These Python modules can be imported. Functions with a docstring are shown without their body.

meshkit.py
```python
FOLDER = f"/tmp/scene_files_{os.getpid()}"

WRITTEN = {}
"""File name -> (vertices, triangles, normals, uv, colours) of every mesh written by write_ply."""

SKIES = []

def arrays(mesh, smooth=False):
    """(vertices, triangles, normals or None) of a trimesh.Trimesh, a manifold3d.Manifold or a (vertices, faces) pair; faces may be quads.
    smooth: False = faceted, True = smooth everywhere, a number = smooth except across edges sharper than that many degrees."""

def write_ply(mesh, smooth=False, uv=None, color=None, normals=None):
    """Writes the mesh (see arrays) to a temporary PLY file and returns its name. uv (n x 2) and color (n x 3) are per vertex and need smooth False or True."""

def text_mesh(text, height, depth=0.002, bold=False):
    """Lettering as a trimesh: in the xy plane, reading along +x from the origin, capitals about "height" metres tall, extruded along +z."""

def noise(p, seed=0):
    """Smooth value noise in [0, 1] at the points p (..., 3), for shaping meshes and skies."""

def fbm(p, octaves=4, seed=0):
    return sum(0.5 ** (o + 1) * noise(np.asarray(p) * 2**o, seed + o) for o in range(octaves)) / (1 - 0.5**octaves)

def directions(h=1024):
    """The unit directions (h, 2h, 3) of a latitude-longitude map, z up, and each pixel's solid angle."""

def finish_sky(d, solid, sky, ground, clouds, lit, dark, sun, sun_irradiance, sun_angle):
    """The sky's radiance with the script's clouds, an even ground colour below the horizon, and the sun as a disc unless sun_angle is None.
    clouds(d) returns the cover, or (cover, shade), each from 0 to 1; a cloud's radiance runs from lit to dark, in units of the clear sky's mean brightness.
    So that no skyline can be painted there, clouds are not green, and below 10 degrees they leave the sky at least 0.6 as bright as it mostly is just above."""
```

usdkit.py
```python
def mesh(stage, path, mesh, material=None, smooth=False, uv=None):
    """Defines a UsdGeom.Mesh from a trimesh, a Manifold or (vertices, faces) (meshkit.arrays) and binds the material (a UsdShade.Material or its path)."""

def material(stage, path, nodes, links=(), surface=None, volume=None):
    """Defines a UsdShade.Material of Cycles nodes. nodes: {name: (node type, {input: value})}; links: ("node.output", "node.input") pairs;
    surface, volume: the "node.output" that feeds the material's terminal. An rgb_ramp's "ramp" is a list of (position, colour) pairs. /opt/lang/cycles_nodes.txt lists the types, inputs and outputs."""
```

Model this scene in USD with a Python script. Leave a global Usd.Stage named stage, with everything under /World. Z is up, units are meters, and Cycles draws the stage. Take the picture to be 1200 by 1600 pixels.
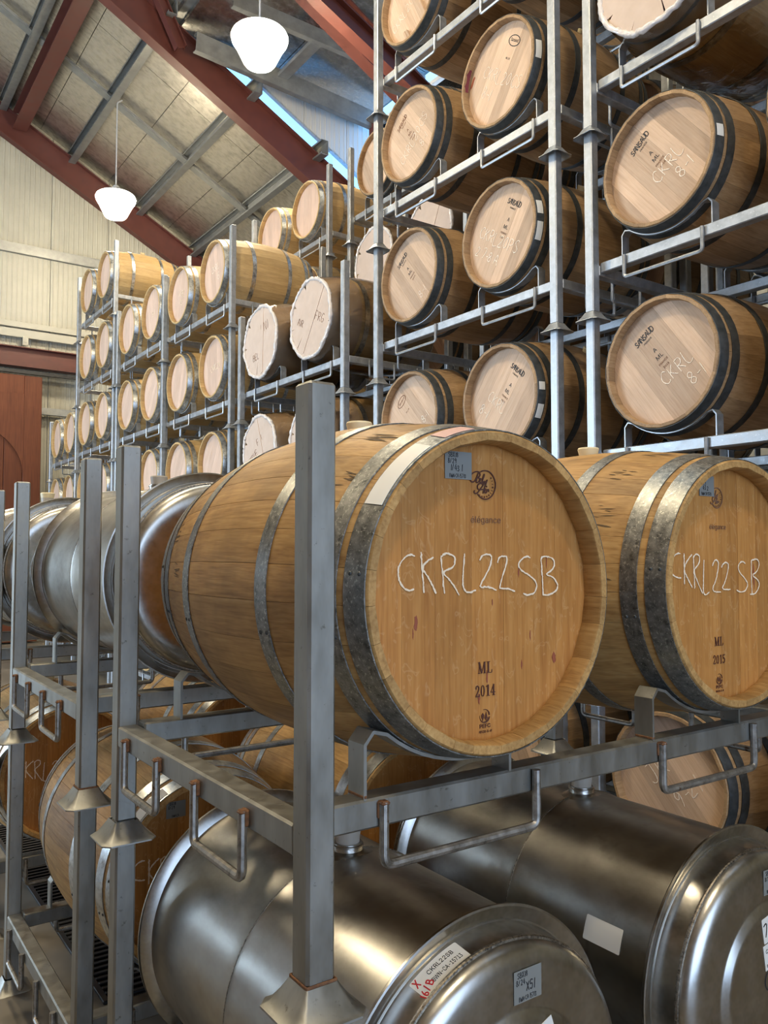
import math, random
import numpy as np, trimesh, usdkit, meshkit
from shapely import affinity
from shapely.geometry import LineString, Polygon, Point, box as sbox
from shapely.ops import unary_union
from pxr import Usd, UsdGeom, UsdLux, UsdShade, Gf, Sdf

random.seed(7)
RS = np.random.RandomState(7)
stage = Usd.Stage.CreateInMemory()
UsdGeom.SetStageUpAxis(stage, UsdGeom.Tokens.z)
world = UsdGeom.Xform.Define(stage, '/World')
UsdGeom.Scope.Define(stage, '/World/Looks')
PI = math.pi

# ------------------------------------------------------------------ camera, sky, lights, exposure
CAM_H = 1.59
cam = UsdGeom.Camera.Define(stage, '/World/camera')
cam.CreateHorizontalApertureAttr(36.0)
cam.CreateVerticalApertureAttr(48.0)
cam.CreateFocalLengthAttr(36.0 * 1280 / 1200)
cam.CreateFStopAttr(0.0)
cam.CreateExposureAttr(0.0)
cam.CreateClippingRangeAttr(Gf.Vec2f(0.05, 200))
yaw, pitch = math.radians(35.0), math.radians(2.9)
fw = np.array([math.sin(yaw) * math.cos(pitch), math.cos(yaw) * math.cos(pitch), math.sin(pitch)])
rt = np.array([math.cos(yaw), -math.sin(yaw), 0.0])
up = np.cross(rt, fw)
m = Gf.Matrix4d(*rt, 0, *up, 0, *(-fw), 0, 0, 0, CAM_H, 1)
cam.AddTransformOp().Set(m)

dome = UsdLux.DomeLight.Define(stage, '/World/sky')          # clear blue sky, seen through the dormer glazing only
dome.CreateColorAttr(Gf.Vec3f(0.22, 0.52, 1.0)); dome.CreateIntensityAttr(1.0)

def rect_light(name, pos, look, w, h, power, color):
    """Daylight that enters through an open roller door, standing in the doorway."""
    l = UsdLux.RectLight.Define(stage, '/World/' + name)
    l.CreateWidthAttr(w); l.CreateHeightAttr(h); l.CreateIntensityAttr(power); l.CreateColorAttr(Gf.Vec3f(*color))
    z = -np.array(look, float); z /= np.linalg.norm(z)
    x = np.cross([0, 0, 1.0], z); x /= np.linalg.norm(x); y = np.cross(z, x)
    l.AddTransformOp().Set(Gf.Matrix4d(*x, 0, *y, 0, *z, 0, *pos, 1))
    return l
rect_light('daylight_side_door', (-5.9, 9.5, 2.4), (1, 0, 0), 5.0, 4.6, 11.0, (0.72, 0.87, 1.0))
rect_light('daylight_front_door', (0.0, -4.9, 2.4), (0, 1, 0), 5.5, 4.6, 1.75, (1.0, 0.91, 0.78))
LAMP_POWER = 150.0

# ------------------------------------------------------------------ helpers
used = {}
def numbered(parent, name):
    k = (parent, name); n = used.get(k, 0); used[k] = n + 1
    return name if n == 0 else f'{name}_{n:03d}'
def path_of(p): return str(p.GetPath())
def xform(name, parent='/World', loc=(0, 0, 0), rotz=0.0, roty=0.0, kind_class=False):
    path = parent + '/' + numbered(parent, name)
    if kind_class:
        stage.CreateClassPrim(path)
    x = UsdGeom.Xform.Define(stage, path) if not kind_class else UsdGeom.Xform(stage.GetPrimAtPath(path))
    if kind_class:
        stage.GetPrimAtPath(path).SetTypeName('Xform'); return stage.GetPrimAtPath(path)
    x.AddTranslateOp().Set(Gf.Vec3d(*map(float, loc)))
    if rotz: x.AddRotateZOp().Set(float(rotz))
    if roty: x.AddRotateYOp().Set(float(roty))
    return x.GetPrim()
def tag(p, label=None, cat=None, group=None, kind=None):
    for k, v in (('label', label), ('category', cat), ('group', group), ('kind', kind)):
        if v: p.SetCustomDataByKey(k, v)
    return p
def obj(name, mesh, mat, parent='/World', smooth=30, label=None, kind=None):
    par = parent if isinstance(parent, str) else path_of(parent)
    path = par + '/' + numbered(par, name)
    p = usdkit.mesh(stage, path, mesh, M[mat] if isinstance(mat, str) else mat, smooth=smooth).GetPrim()
    return tag(p, label, None, None, kind)
def cat(ms):
    ms = [x for x in ms if x is not None]
    return ms[0] if len(ms) == 1 else trimesh.util.concatenate(ms)
def rbox(c, s, b=0.003):
    """Box with chamfered edges."""
    h = np.array(s, float) / 2; b = min(b, h.min() * 0.9); pts = []
    for sx in (-1, 1):
        for sy in (-1, 1):
            for sz in (-1, 1):
                q = np.array([sx, sy, sz]) * h
                for ax in range(3):
                    v = q.copy()
                    for o in range(3):
                        if o != ax: v[o] -= np.sign(q[o]) * b
                    pts.append(v)
    return trimesh.convex.convex_hull(np.array(pts) + np.array(c, float))
def box(c, s):
    mm = trimesh.creation.box(s); mm.apply_translation(c); return mm
def beam(p, q, w, h, upv=(0, 0, 1), b=0.0):
    """A bar from p to q, w wide and h deep (h along upv)."""
    p, q = np.array(p, float), np.array(q, float); d = q - p; L = np.linalg.norm(d); d /= L
    s = np.cross(d, upv); s /= np.linalg.norm(s); u = np.cross(s, d)
    mm = rbox((0, 0, 0), (L, w, h), b) if b else trimesh.creation.box((L, w, h))
    T = np.eye(4); T[:3, 0], T[:3, 1], T[:3, 2], T[:3, 3] = d, s, u, (p + q) / 2
    if np.linalg.det(T[:3, :3]) < 0: T[:3, 1] *= -1
    mm.apply_transform(T); return mm
def lathe(prof, n=48, a0=0.0, a1=2 * PI, closed=True):
    """prof: (y, r) points, turned about the y axis; angle from +x to +z."""
    prof = np.array(prof, float); full = abs(a1 - a0 - 2 * PI) < 1e-6
    k = n if full else n + 1
    a = a0 + (a1 - a0) * np.arange(k) / n
    V = np.stack([np.outer(np.cos(a), prof[:, 1]), np.tile(prof[:, 0], (k, 1)), np.outer(np.sin(a), prof[:, 1])], -1)
    P = len(prof); F = []
    i = np.arange(n)[:, None]; j = np.arange(P if closed else P - 1)[None, :]
    i2, j2 = (i + 1) % k, (j + 1) % P
    A, B, C, D = i * P + j, i2 * P + j, i2 * P + j2, i * P + j2
    F = np.concatenate([np.stack([A, B, C], -1).reshape(-1, 3), np.stack([A, C, D], -1).reshape(-1, 3)])
    mm = trimesh.Trimesh(V.reshape(-1, 3), F, process=False)
    if not full and closed:
        caps = trimesh.creation.triangulate_polygon(Polygon(prof), engine='earcut')
        cv, cf = caps
        for aa, fl in ((a0, 1), (a1, -1)):
            vv = np.stack([np.cos(aa) * cv[:, 1], cv[:, 0], np.sin(aa) * cv[:, 1]], -1)
            mm = cat([mm, trimesh.Trimesh(vv, cf[:, ::fl], process=False)])
    if mm.volume < 0 and closed: mm.invert()
    return mm
def tube(path, r, n=8):
    """Round bar along a polyline."""
    p = np.array(path, float); t = np.gradient(p, axis=0); t /= np.linalg.norm(t, axis=1)[:, None]
    ref = np.array([0, 0, 1.0]) if abs(t[0, 2]) < 0.8 else np.array([1.0, 0, 0])
    a = np.cross(t[0], ref); a /= np.linalg.norm(a); A = []
    for k in range(len(p)):
        a = a - t[k] * a.dot(t[k]); a /= np.linalg.norm(a); A.append(a.copy())
    A = np.array(A); B = np.cross(t, A); ang = np.arange(n) * 2 * PI / n
    V = p[:, None] + r * (np.cos(ang)[None, :, None] * A[:, None] + np.sin(ang)[None, :, None] * B[:, None])
    F = []
    for k in range(len(p) - 1):
        for i in range(n):
            q = (k * n + i, k * n + (i + 1) % n, (k + 1) * n + (i + 1) % n, (k + 1) * n + i)
            F += [(q[0], q[1], q[2]), (q[0], q[2], q[3])]
    F += [(0, i + 1, i) for i in range(1, n - 1)]
    e = (len(p) - 1) * n; F += [(e, e + i, e + i + 1) for i in range(1, n - 1)]
    mm = trimesh.Trimesh(V.reshape(-1, 3), F, process=False)
    if mm.volume < 0: mm.invert()
    return mm
def fillet(pts, rad, k=4):
    pts = [np.array(p, float) for p in pts]; out = [pts[0]]
    for a, b, c in zip(pts[:-2], pts[1:-1], pts[2:]):
        u, v = (a - b) / np.linalg.norm(a - b), (c - b) / np.linalg.norm(c - b)
        for i in range(k + 1):
            t = i / k; out.append(b + u * rad * (1 - t) ** 2 + v * rad * t ** 2)
    return out + [pts[-1]]
def sweep_strip(path2d, thick, y0, y1):
    """A flat plate whose section in xz is a polyline of some thickness, from y0 to y1."""
    pg = LineString(path2d).buffer(thick / 2, cap_style='flat', join_style='round', quad_segs=2)
    mm = trimesh.creation.extrude_polygon(pg, y1 - y0, engine='earcut')
    T = np.array([[1, 0, 0, 0], [0, 0, -1, y1], [0, 1, 0, 0], [0, 0, 0, 1.0]]); mm.apply_transform(T); return mm
def face_map(mm, y):
    """A flat mesh (u, v, w) onto a head that faces -y: u right, v up, w out."""
    mm.apply_transform(np.array([[1, 0, 0, 0], [0, 0, -1, y], [0, 1, 0, 0], [0, 0, 0, 1.0]])); return mm
def extr(g, d):
    gs = [x for x in getattr(g, 'geoms', [g]) if x.area > 1e-9]
    return cat([trimesh.creation.extrude_polygon(x, d, engine='earcut') for x in gs])
def strokes(lines, w, depth=0.0008, jag=0.0, seed=1):
    """Hand-drawn strokes as a thin raised film of chalk or ink."""
    rs = np.random.RandomState(seed); gs = []
    for l in lines:
        l = np.array(l, float)
        ln = LineString(l)
        if len(l) > 2:                       # soften the polyline
            t = np.arange(len(l)); tt = np.linspace(0, len(l) - 1, 5 * len(l))
            from scipy.interpolate import make_interp_spline
            l = make_interp_spline(t, l, k=min(2, len(l) - 1))(tt); ln = LineString(l)
        if jag:
            n = max(6, int(ln.length / 0.004)); q = np.array([ln.interpolate(s, True).coords[0] for s in np.linspace(0, 1, n)])
            for a, b in zip(q[:-1], q[1:]):
                gs.append(LineString([a + rs.normal(0, jag, 2), b + rs.normal(0, jag, 2)]).buffer(w / 2 * rs.uniform(0.6, 1.25), quad_segs=2))
        else:
            gs.append(ln.buffer(w / 2, quad_segs=3))
    return extr(unary_union(gs).simplify(w * 0.06), depth)
FONT = {  # single-stroke hand on a 0..0.7 x 0..1 grid
 'A': [[(0,0),(.3,1),(.6,0)],[(.12,.38),(.5,.38)]], 'B': [[(0,0),(0,1)],[(0,1),(.4,.95),(.4,.6),(0,.52)],[(0,.52),(.5,.45),(.5,.08),(0,0)]],
 'C': [[(.55,.9),(.3,1),(.03,.65),(.03,.3),(.25,0),(.55,.1)]], 'D': [[(0,0),(0,1)],[(0,1),(.45,.85),(.55,.45),(.4,.1),(0,0)]],
 'E': [[(.5,1),(0,1),(0,0),(.5,0)],[(0,.5),(.4,.5)]], 'F': [[(.5,1),(0,1),(0,0)],[(0,.52),(.4,.52)]], 'G': [[(.5,.9),(.25,1),(.02,.6),(.1,.1),(.35,0),(.52,.2),(.52,.42),(.3,.42)]],
 'I': [[(.15,0),(.15,1)]], 'J': [[(.1,.95),(.6,1)],[(.4,1),(.4,.2),(.2,0),(.0,.15)]], 'K': [[(0,0),(0,1)],[(.5,1),(.02,.45)],[(.1,.52),(.55,0)]],
 'L': [[(0,1),(0,0),(.48,0)]], 'M': [[(0,0),(.05,1),(.32,.35),(.6,1),(.65,0)]], 'N': [[(0,0),(0,1),(.5,0),(.5,1)]], 'O': [[(.28,1),(.02,.6),(.1,.1),(.3,0),(.52,.3),(.5,.75),(.28,1)]],
 'P': [[(0,0),(0,1)],[(0,1),(.42,.95),(.45,.62),(0,.48)]], 'R': [[(0,0),(0,1)],[(0,1),(.42,.95),(.42,.6),(0,.5)],[(.08,.5),(.5,0)]], 'S': [[(.5,.9),(.25,1),(.05,.78),(.25,.52),(.5,.28),(.3,0),(.02,.1)]],
 'T': [[(0,1),(.6,1)],[(.3,1),(.3,0)]], 'U': [[(0,1),(.02,.25),(.25,0),(.48,.25),(.5,1)]], 'V': [[(0,1),(.28,0),(.55,1)]], 'W': [[(0,1),(.18,0),(.35,.7),(.52,0),(.7,1)]], 'X': [[(0,1),(.5,0)],[(.5,1),(0,0)]], 'Y': [[(0,1),(.28,.5)],[(.55,1),(.2,0)]],
 '0': [[(.25,1),(.02,.6),(.08,.1),(.28,0),(.48,.3),(.45,.8),(.25,1)]], '1': [[(.12,0),(.2,1)]], '2': [[(.02,.8),(.22,1),(.45,.8),(.3,.4),(.0,.0),(.5,.02)]], '3': [[(.02,.9),(.3,1),(.42,.78),(.15,.55),(.45,.3),(.3,0),(0,.1)]],
 '4': [[(.3,1),(0,.35),(.5,.35)],[(.38,.7),(.35,0)]], '5': [[(.48,1),(.08,1),(.05,.58),(.35,.6),(.48,.3),(.3,0),(0,.08)]], '6': [[(.4,1),(.08,.5),(.1,.08),(.3,0),(.46,.22),(.3,.48),(.08,.35)]],
 '7': [[(0,1),(.5,1),(.18,0)]], '8': [[(.26,.52),(.05,.75),(.25,1),(.46,.78),(.26,.52),(.02,.25),(.25,0),(.5,.25),(.26,.52)]], '9': [[(.45,.75),(.2,.98),(.04,.7),(.22,.5),(.45,.75),(.4,.3),(.3,0)]],
 '-': [[(.05,.45),(.35,.47)]], '/': [[(0,0),(.35,1)]], ' ': [], '.': [[(.1,0),(.12,.04)]], '#': [[(.1,0),(.2,1)],[(.35,0),(.45,1)],[(0,.35),(.5,.35)],[(.05,.68),(.55,.68)]]}
def hand(text, h, x=0.0, y=0.0, rot=0.0, gap=0.78, seed=0, narrow=1.0):
    rs = np.random.RandomState(seed + 11); out = []; cx = 0.0
    for ch in text:
        j = rs.normal(0, 0.05, 2); s = 1 + rs.normal(0, 0.06)
        for l in FONT[ch]:
            out.append([((cx + px * s * narrow) * h, (py * s + j[1]) * h) for px, py in l])
        cx += (0.42 if ch in '1I-. ' else gap) * narrow
    wd = cx * h; c, s_ = math.cos(rot), math.sin(rot); res = []
    for l in out:
        res.append([(x + (px - wd / 2) * c - (py - h / 2) * s_, y + (px - wd / 2) * s_ + (py - h / 2) * c) for px, py in l])
    return res
def printed(text, h, depth=0.0004, bold=False, narrow=1.0, width=None):
    mm = meshkit.text_mesh(text, h, depth, bold); b = mm.bounds
    mm.apply_translation(-(b[0] + b[1]) / 2 * [1, 1, 0]); s = narrow if width is None else width / (b[1][0] - b[0][0])
    mm.apply_scale([s, 1, 1]); return mm
def bend(mm, r, ac, yc, sub=0.02):
    """A flat label (u, v, w) wrapped on a cylinder about y: u clockwise from angle ac, v along +y, w outward."""
    mm = mm.copy()
    v, f = trimesh.remesh.subdivide_to_size(mm.vertices, mm.faces, sub); v = np.array(v)
    rr = r(yc + v[:, 1]) if callable(r) else r
    a = ac - v[:, 0] / (rr if not callable(r) else rr.mean())
    q = np.stack([(rr + v[:, 2]) * np.cos(a), yc + v[:, 1], (rr + v[:, 2]) * np.sin(a)], -1)
    return trimesh.Trimesh(q, f, process=False)

# ------------------------------------------------------------------ materials
M = {}
def mat(name, nodes, links, surface='p.BSDF'):
    M[name] = usdkit.material(stage, '/World/Looks/' + name, nodes, links, surface=surface)
def plain(name, col, rough=0.5, metal=0.0, **kw):
    mat(name, {'p': ('principled_bsdf', dict(base_color=col, roughness=rough, metallic=metal, **kw))}, [])
def wood(name, ramp, axis, scale=1.0, rough=0.55, vary=0.25, dirt=0.25, bump=0.25, flake=0.0):
    """Oak: fine streaks along the given axis of the thing, a tone for each board, darker weather marks."""
    st = [34.0, 34.0, 34.0]; st[axis] = 1.6
    st2 = [160.0, 160.0, 160.0]; st2[axis] = 9.0
    n = {'tc': ('texture_coordinate', {}), 'oi': ('object_info', {}),
         'sh': ('vector_math', {'math_type': 'scale', 'vector1': (3.1, 7.7, 5.3)}),
         'ad': ('vector_math', {'math_type': 'add'}),
         'm1': ('mapping', {'scale': tuple(s * scale for s in st)}), 'n1': ('noise_texture', {'scale': 1.0, 'detail': 4.0, 'roughness': 0.6, 'distortion': 0.6}),
         'm2': ('mapping', {'scale': tuple(s * scale for s in st2)}), 'n2': ('noise_texture', {'scale': 1.0, 'detail': 2.0}),
         'n3': ('noise_texture', {'scale': 4.0, 'detail': 4.0, 'roughness': 0.65}),
         'mx': ('mix', {'fac': 0.5}), 'r': ('rgb_ramp', {'ramp': ramp}),
         'tone': ('map_range', {'from_min': 0, 'from_max': 1, 'to_min': 1 - vary, 'to_max': 1 + vary * 0.55}),
         'h': ('hsv', {}), 'dr': ('rgb_ramp', {'ramp': [(0.0, (1 - dirt,) * 3), (0.42, (1 - dirt * .5,) * 3), (0.6, (1, 1, 1)), (1, (1, 1, 1))]}),
         'mu': ('mix', {'mix_type': 'multiply', 'fac': 1.0}), 'b': ('bump', {'strength': bump, 'distance': 0.002}),
         'p': ('principled_bsdf', {'roughness': rough, 'specular_ior_level': 0.35})}
    L = [('oi.random', 'sh.scale'), ('tc.object', 'ad.vector1'), ('sh.vector', 'ad.vector2'), ('ad.vector', 'm1.vector'), ('m1.vector', 'n1.vector'), ('ad.vector', 'm2.vector'), ('m2.vector', 'n2.vector'),
         ('ad.vector', 'n3.vector'), ('n1.fac', 'mx.color1'), ('n2.fac', 'mx.color2'), ('mx.color', 'r.fac'), ('oi.random', 'tone.value'), ('r.color', 'h.color'), ('tone.result', 'h.value'),
         ('n3.fac', 'dr.fac'), ('h.color', 'mu.color1'), ('dr.color', 'mu.color2'), ('mx.color', 'b.height'), ('b.normal', 'p.normal')]
    out = 'mu.color'
    if flake:                                 # pale medullary flecks across the quarter-sawn head
        n['fm'] = ('mapping', {'scale': (30.0, 30.0, 16.0)}); n['fn'] = ('noise_texture', {'scale': 1.0, 'detail': 1.0, 'distortion': 2.5})
        n['fr'] = ('rgb_ramp', {'ramp': [(0.0, (0, 0, 0)), (0.60, (0, 0, 0)), (0.66, (1, 1, 1)), (0.70, (0, 0, 0)), (1, (0, 0, 0))]})
        n['fx'] = ('mix', {'color2': (0.72, 0.48, 0.24)}); n['ff'] = ('math', {'math_type': 'multiply', 'value2': flake})
        L += [('ad.vector', 'fm.vector'), ('fm.vector', 'fn.vector'), ('fn.fac', 'fr.fac'), ('fr.color', 'ff.value1'), ('ff.value', 'fx.fac'), ('mu.color', 'fx.color1')]
        out = 'fx.color'
    mat(name, n, L + [(out, 'p.base_color')])
def metal(name, c0, c1, rough=(0.3, 0.5), scale=30.0, metallic=0.9, stretch=None, bump=0.0, spots=None, detail=4.0):
    n = {'tc': ('texture_coordinate', {}), 'm': ('mapping', {'scale': stretch or (1, 1, 1)}), 'n': ('noise_texture', {'scale': scale, 'detail': detail, 'roughness': 0.6}),
         'r': ('rgb_ramp', {'ramp': [(0.3, c0), (0.7, c1)]}), 'q': ('map_range', {'from_min': 0.3, 'from_max': 0.7, 'to_min': rough[0], 'to_max': rough[1]}),
         'p': ('principled_bsdf', {'metallic': metallic})}
    L = [('tc.object', 'm.vector'), ('m.vector', 'n.vector'), ('n.fac', 'r.fac'), ('n.fac', 'q.value'), ('q.result', 'p.roughness')]
    out = 'r.color'
    if bump:
        n['b'] = ('bump', {'strength': bump, 'distance': 0.002}); L += [('n.fac', 'b.height'), ('b.normal', 'p.normal')]
    if spots:
        n['s'] = ('noise_texture', {'scale': spots[0], 'detail': 3.0, 'roughness': 0.7}); n['sr'] = ('rgb_ramp', {'ramp': [(0, (0, 0, 0)), (spots[1], (0, 0, 0)), (spots[1] + .1, (1, 1, 1)), (1, (1, 1, 1))]})
        n['sm'] = ('mix', {'color2': spots[2]}); L += [('tc.object', 's.vector'), ('s.fac', 'sr.fac'), ('sr.color', 'sm.fac'), ('r.color', 'sm.color1')]; out = 'sm.color'
    mat(name, n, L + [(out, 'p.base_color')])

wood('oak_stave_tan', [(0.28, (0.29, 0.145, 0.045)), (0.5, (0.48, 0.275, 0.095)), (0.72, (0.60, 0.38, 0.15))], 1, dirt=0.5, vary=0.12, bump=0.4)
wood('oak_head_tan', [(0.25, (0.34, 0.130, 0.030)), (0.5, (0.48, 0.215, 0.055)), (0.8, (0.60, 0.305, 0.095))], 2, dirt=0.25, vary=0.14, flake=0.22, rough=0.45, bump=0.35)
wood('oak_stave_brown', [(0.25, (0.26, 0.150, 0.070)), (0.5, (0.40, 0.250, 0.125)), (0.75, (0.50, 0.335, 0.185))], 1, dirt=0.35, vary=0.22)
wood('oak_head_pale', [(0.25, (0.51, 0.335, 0.215)), (0.5, (0.64, 0.450, 0.310)), (0.8, (0.72, 0.54, 0.39))], 2, dirt=0.15, vary=0.30)
wood('oak_stave_pale', [(0.25, (0.43, 0.28, 0.12)), (0.5, (0.56, 0.38, 0.17)), (0.75, (0.65, 0.47, 0.24))], 1, dirt=0.2, vary=0.15)
wood('oak_head_pink', [(0.25, (0.55, 0.37, 0.26)), (0.5, (0.66, 0.47, 0.36)), (0.8, (0.73, 0.56, 0.45))], 2, dirt=0.12, vary=0.12)
wood('door_wood', [(0.25, (0.10, 0.028, 0.012)), (0.5, (0.145, 0.042, 0.017)), (0.8, (0.19, 0.060, 0.026))], 2, dirt=0.15, vary=0.12, scale=0.35)
metal('hoop_dark', (0.13, 0.135, 0.13), (0.33, 0.33, 0.31), (0.32, 0.5), 70, 0.85, spots=(160, 0.56, (0.50, 0.50, 0.46)))
metal('hoop_grey', (0.055, 0.06, 0.06), (0.11, 0.115, 0.115), (0.45, 0.6), 30, 0.6)
metal('hoop_bright', (0.40, 0.41, 0.41), (0.55, 0.56, 0.55), (0.25, 0.4), 30, 0.95)
metal('rack_steel', (0.25, 0.245, 0.22), (0.37, 0.365, 0.335), (0.38, 0.55), 22, 0.85, stretch=(1, 1, .35), spots=(60, 0.64, (0.17, 0.16, 0.14)))
metal('rack_galvanized', (0.36, 0.38, 0.40), (0.52, 0.545, 0.57), (0.4, 0.55), 25, 0.8, spots=(90, 0.62, (0.62, 0.64, 0.66)))
metal('bar_steel', (0.22, 0.21, 0.19), (0.42, 0.40, 0.37), (0.32, 0.5), 60, 0.85, spots=(40, 0.62, (0.16, 0.10, 0.06)))
metal('rust', (0.09, 0.04, 0.02), (0.24, 0.11, 0.045), (0.7, 0.9), 120, 0.1, bump=0.4)
metal('stainless', (0.38, 0.365, 0.33), (0.46, 0.445, 0.41), (0.27, 0.38), 6.0, 1.0, stretch=(1, 0.6, 1), detail=6.0, spots=(9, 0.60, (0.33, 0.315, 0.285)))
metal('stainless_head', (0.40, 0.385, 0.355), (0.50, 0.485, 0.45), (0.22, 0.32), 9.0, 1.0)
metal('weld', (0.10, 0.09, 0.075), (0.45, 0.40, 0.33), (0.3, 0.5), 180, 1.0, bump=0.5)
metal('foil', (0.60, 0.585, 0.55), (0.66, 0.645, 0.61), (0.30, 0.40), 9.0, 1.0, stretch=(1, 1.5, 1), bump=0.6, detail=2.0)
metal('foil_dormer', (0.50, 0.49, 0.47), (0.58, 0.57, 0.55), (0.20, 0.30), 9.0, 1.0, bump=1.0, detail=2.0)
metal('purlin_steel', (0.26, 0.27, 0.27), (0.36, 0.37, 0.365), (0.4, 0.55), 8, 0.7)
metal('red_steel', (0.085, 0.024, 0.019), (0.115, 0.032, 0.025), (0.45, 0.6), 6, 0.0)
metal('panel_cream', (0.38, 0.37, 0.315), (0.43, 0.42, 0.36), (0.45, 0.55), 3, 0.0)
metal('concrete', (0.14, 0.12, 0.092), (0.24, 0.21, 0.165), (0.45, 0.7), 3.0, 0.0, detail=8.0, spots=(1.4, 0.56, (0.11, 0.095, 0.072)))
metal('cardboard', (0.56, 0.43, 0.34), (0.62, 0.49, 0.40), (0.75, 0.85), 12, 0.0)
plain('chalk', (0.84, 0.70, 0.52), 0.9)
plain('chalk_thin', (0.86, 0.75, 0.62), 0.9)
plain('chalk_faint', (0.78, 0.66, 0.54), 0.9)
plain('burnt_ink', (0.085, 0.025, 0.012), 0.7)
plain('stamp_faint', (0.20, 0.095, 0.05), 0.8)
metal('cardboard_brown', (0.38, 0.26, 0.155), (0.46, 0.33, 0.21), (0.6, 0.8), 8, 0.0)
plain('black_ink', (0.02, 0.02, 0.022), 0.6)
plain('red_ink', (0.55, 0.02, 0.03), 0.6)
plain('label_white', (0.78, 0.76, 0.70), 0.5)
plain('label_grey', (0.215, 0.22, 0.205), 0.5)
plain('label_pink', (0.66, 0.42, 0.38), 0.5)
plain('tape_blue', (0.02, 0.10, 0.30), 0.5)
plain('silicone', (0.80, 0.68, 0.42), 0.45, subsurface_weight=0.0)
plain('silicone_grey', (0.46, 0.41, 0.34), 0.5)
plain('wine_stain', (0.16, 0.02, 0.03), 0.7)
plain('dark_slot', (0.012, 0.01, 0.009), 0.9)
plain('black_plastic', (0.015, 0.016, 0.018), 0.45)
plain('lamp_metal', (0.60, 0.62, 0.66), 0.4, 0.2)
plain('white_paint', (0.70, 0.70, 0.68), 0.5)
mat('lamp_glow', {'e': ('emission', {'color': (1.0, 0.84, 0.58), 'strength': LAMP_POWER})}, [], 'e.emission')
mat('window_glass', {'t': ('transparent_bsdf', {'color': (0.95, 0.97, 1.0)}), 'g': ('glossy_bsdf', {'roughness': 0.02, 'color': (1, 1, 1)}), 'f': ('fresnel', {'IOR': 1.45}), 'x': ('mix_closure', {})},
    [('f.fac', 'x.fac'), ('t.BSDF', 'x.closure1'), ('g.BSDF', 'x.closure2')], 'x.closure')
mat('cling_film', {'tc': ('texture_coordinate', {}), 'n': ('noise_texture', {'scale': 14.0, 'detail': 3.0, 'distortion': 1.5}), 'b': ('bump', {'strength': 0.7, 'distance': 0.01}),
    't': ('transparent_bsdf', {'color': (0.98, 0.98, 0.98)}), 'g': ('glossy_bsdf', {'roughness': 0.10, 'color': (0.9, 0.9, 0.9)}), 'f': ('fresnel', {'IOR': 1.7}), 'x': ('mix_closure', {})},
    [('tc.object', 'n.vector'), ('n.fac', 'b.height'), ('b.normal', 'g.normal'), ('b.normal', 'f.normal'), ('f.fac', 'x.fac'), ('t.BSDF', 'x.closure1'), ('g.BSDF', 'x.closure2')], 'x.closure')
mat('film_crumple', {'tc': ('texture_coordinate', {}), 'n': ('noise_texture', {'scale': 30.0, 'detail': 3.0}), 'b': ('bump', {'strength': 0.8, 'distance': 0.01}), 'p': ('principled_bsdf', {'base_color': (0.70, 0.64, 0.60), 'roughness': 0.16, 'specular_ior_level': 0.7})},
    [('tc.object', 'n.vector'), ('n.fac', 'b.height'), ('b.normal', 'p.normal')])
for nm, base, lo in (('mottled_wine', (0.42, 0.17, 0.11), 0.5),):
    mat(nm, {'p': ('principled_bsdf', {'base_color': base, 'roughness': 0.6})}, [])

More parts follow.
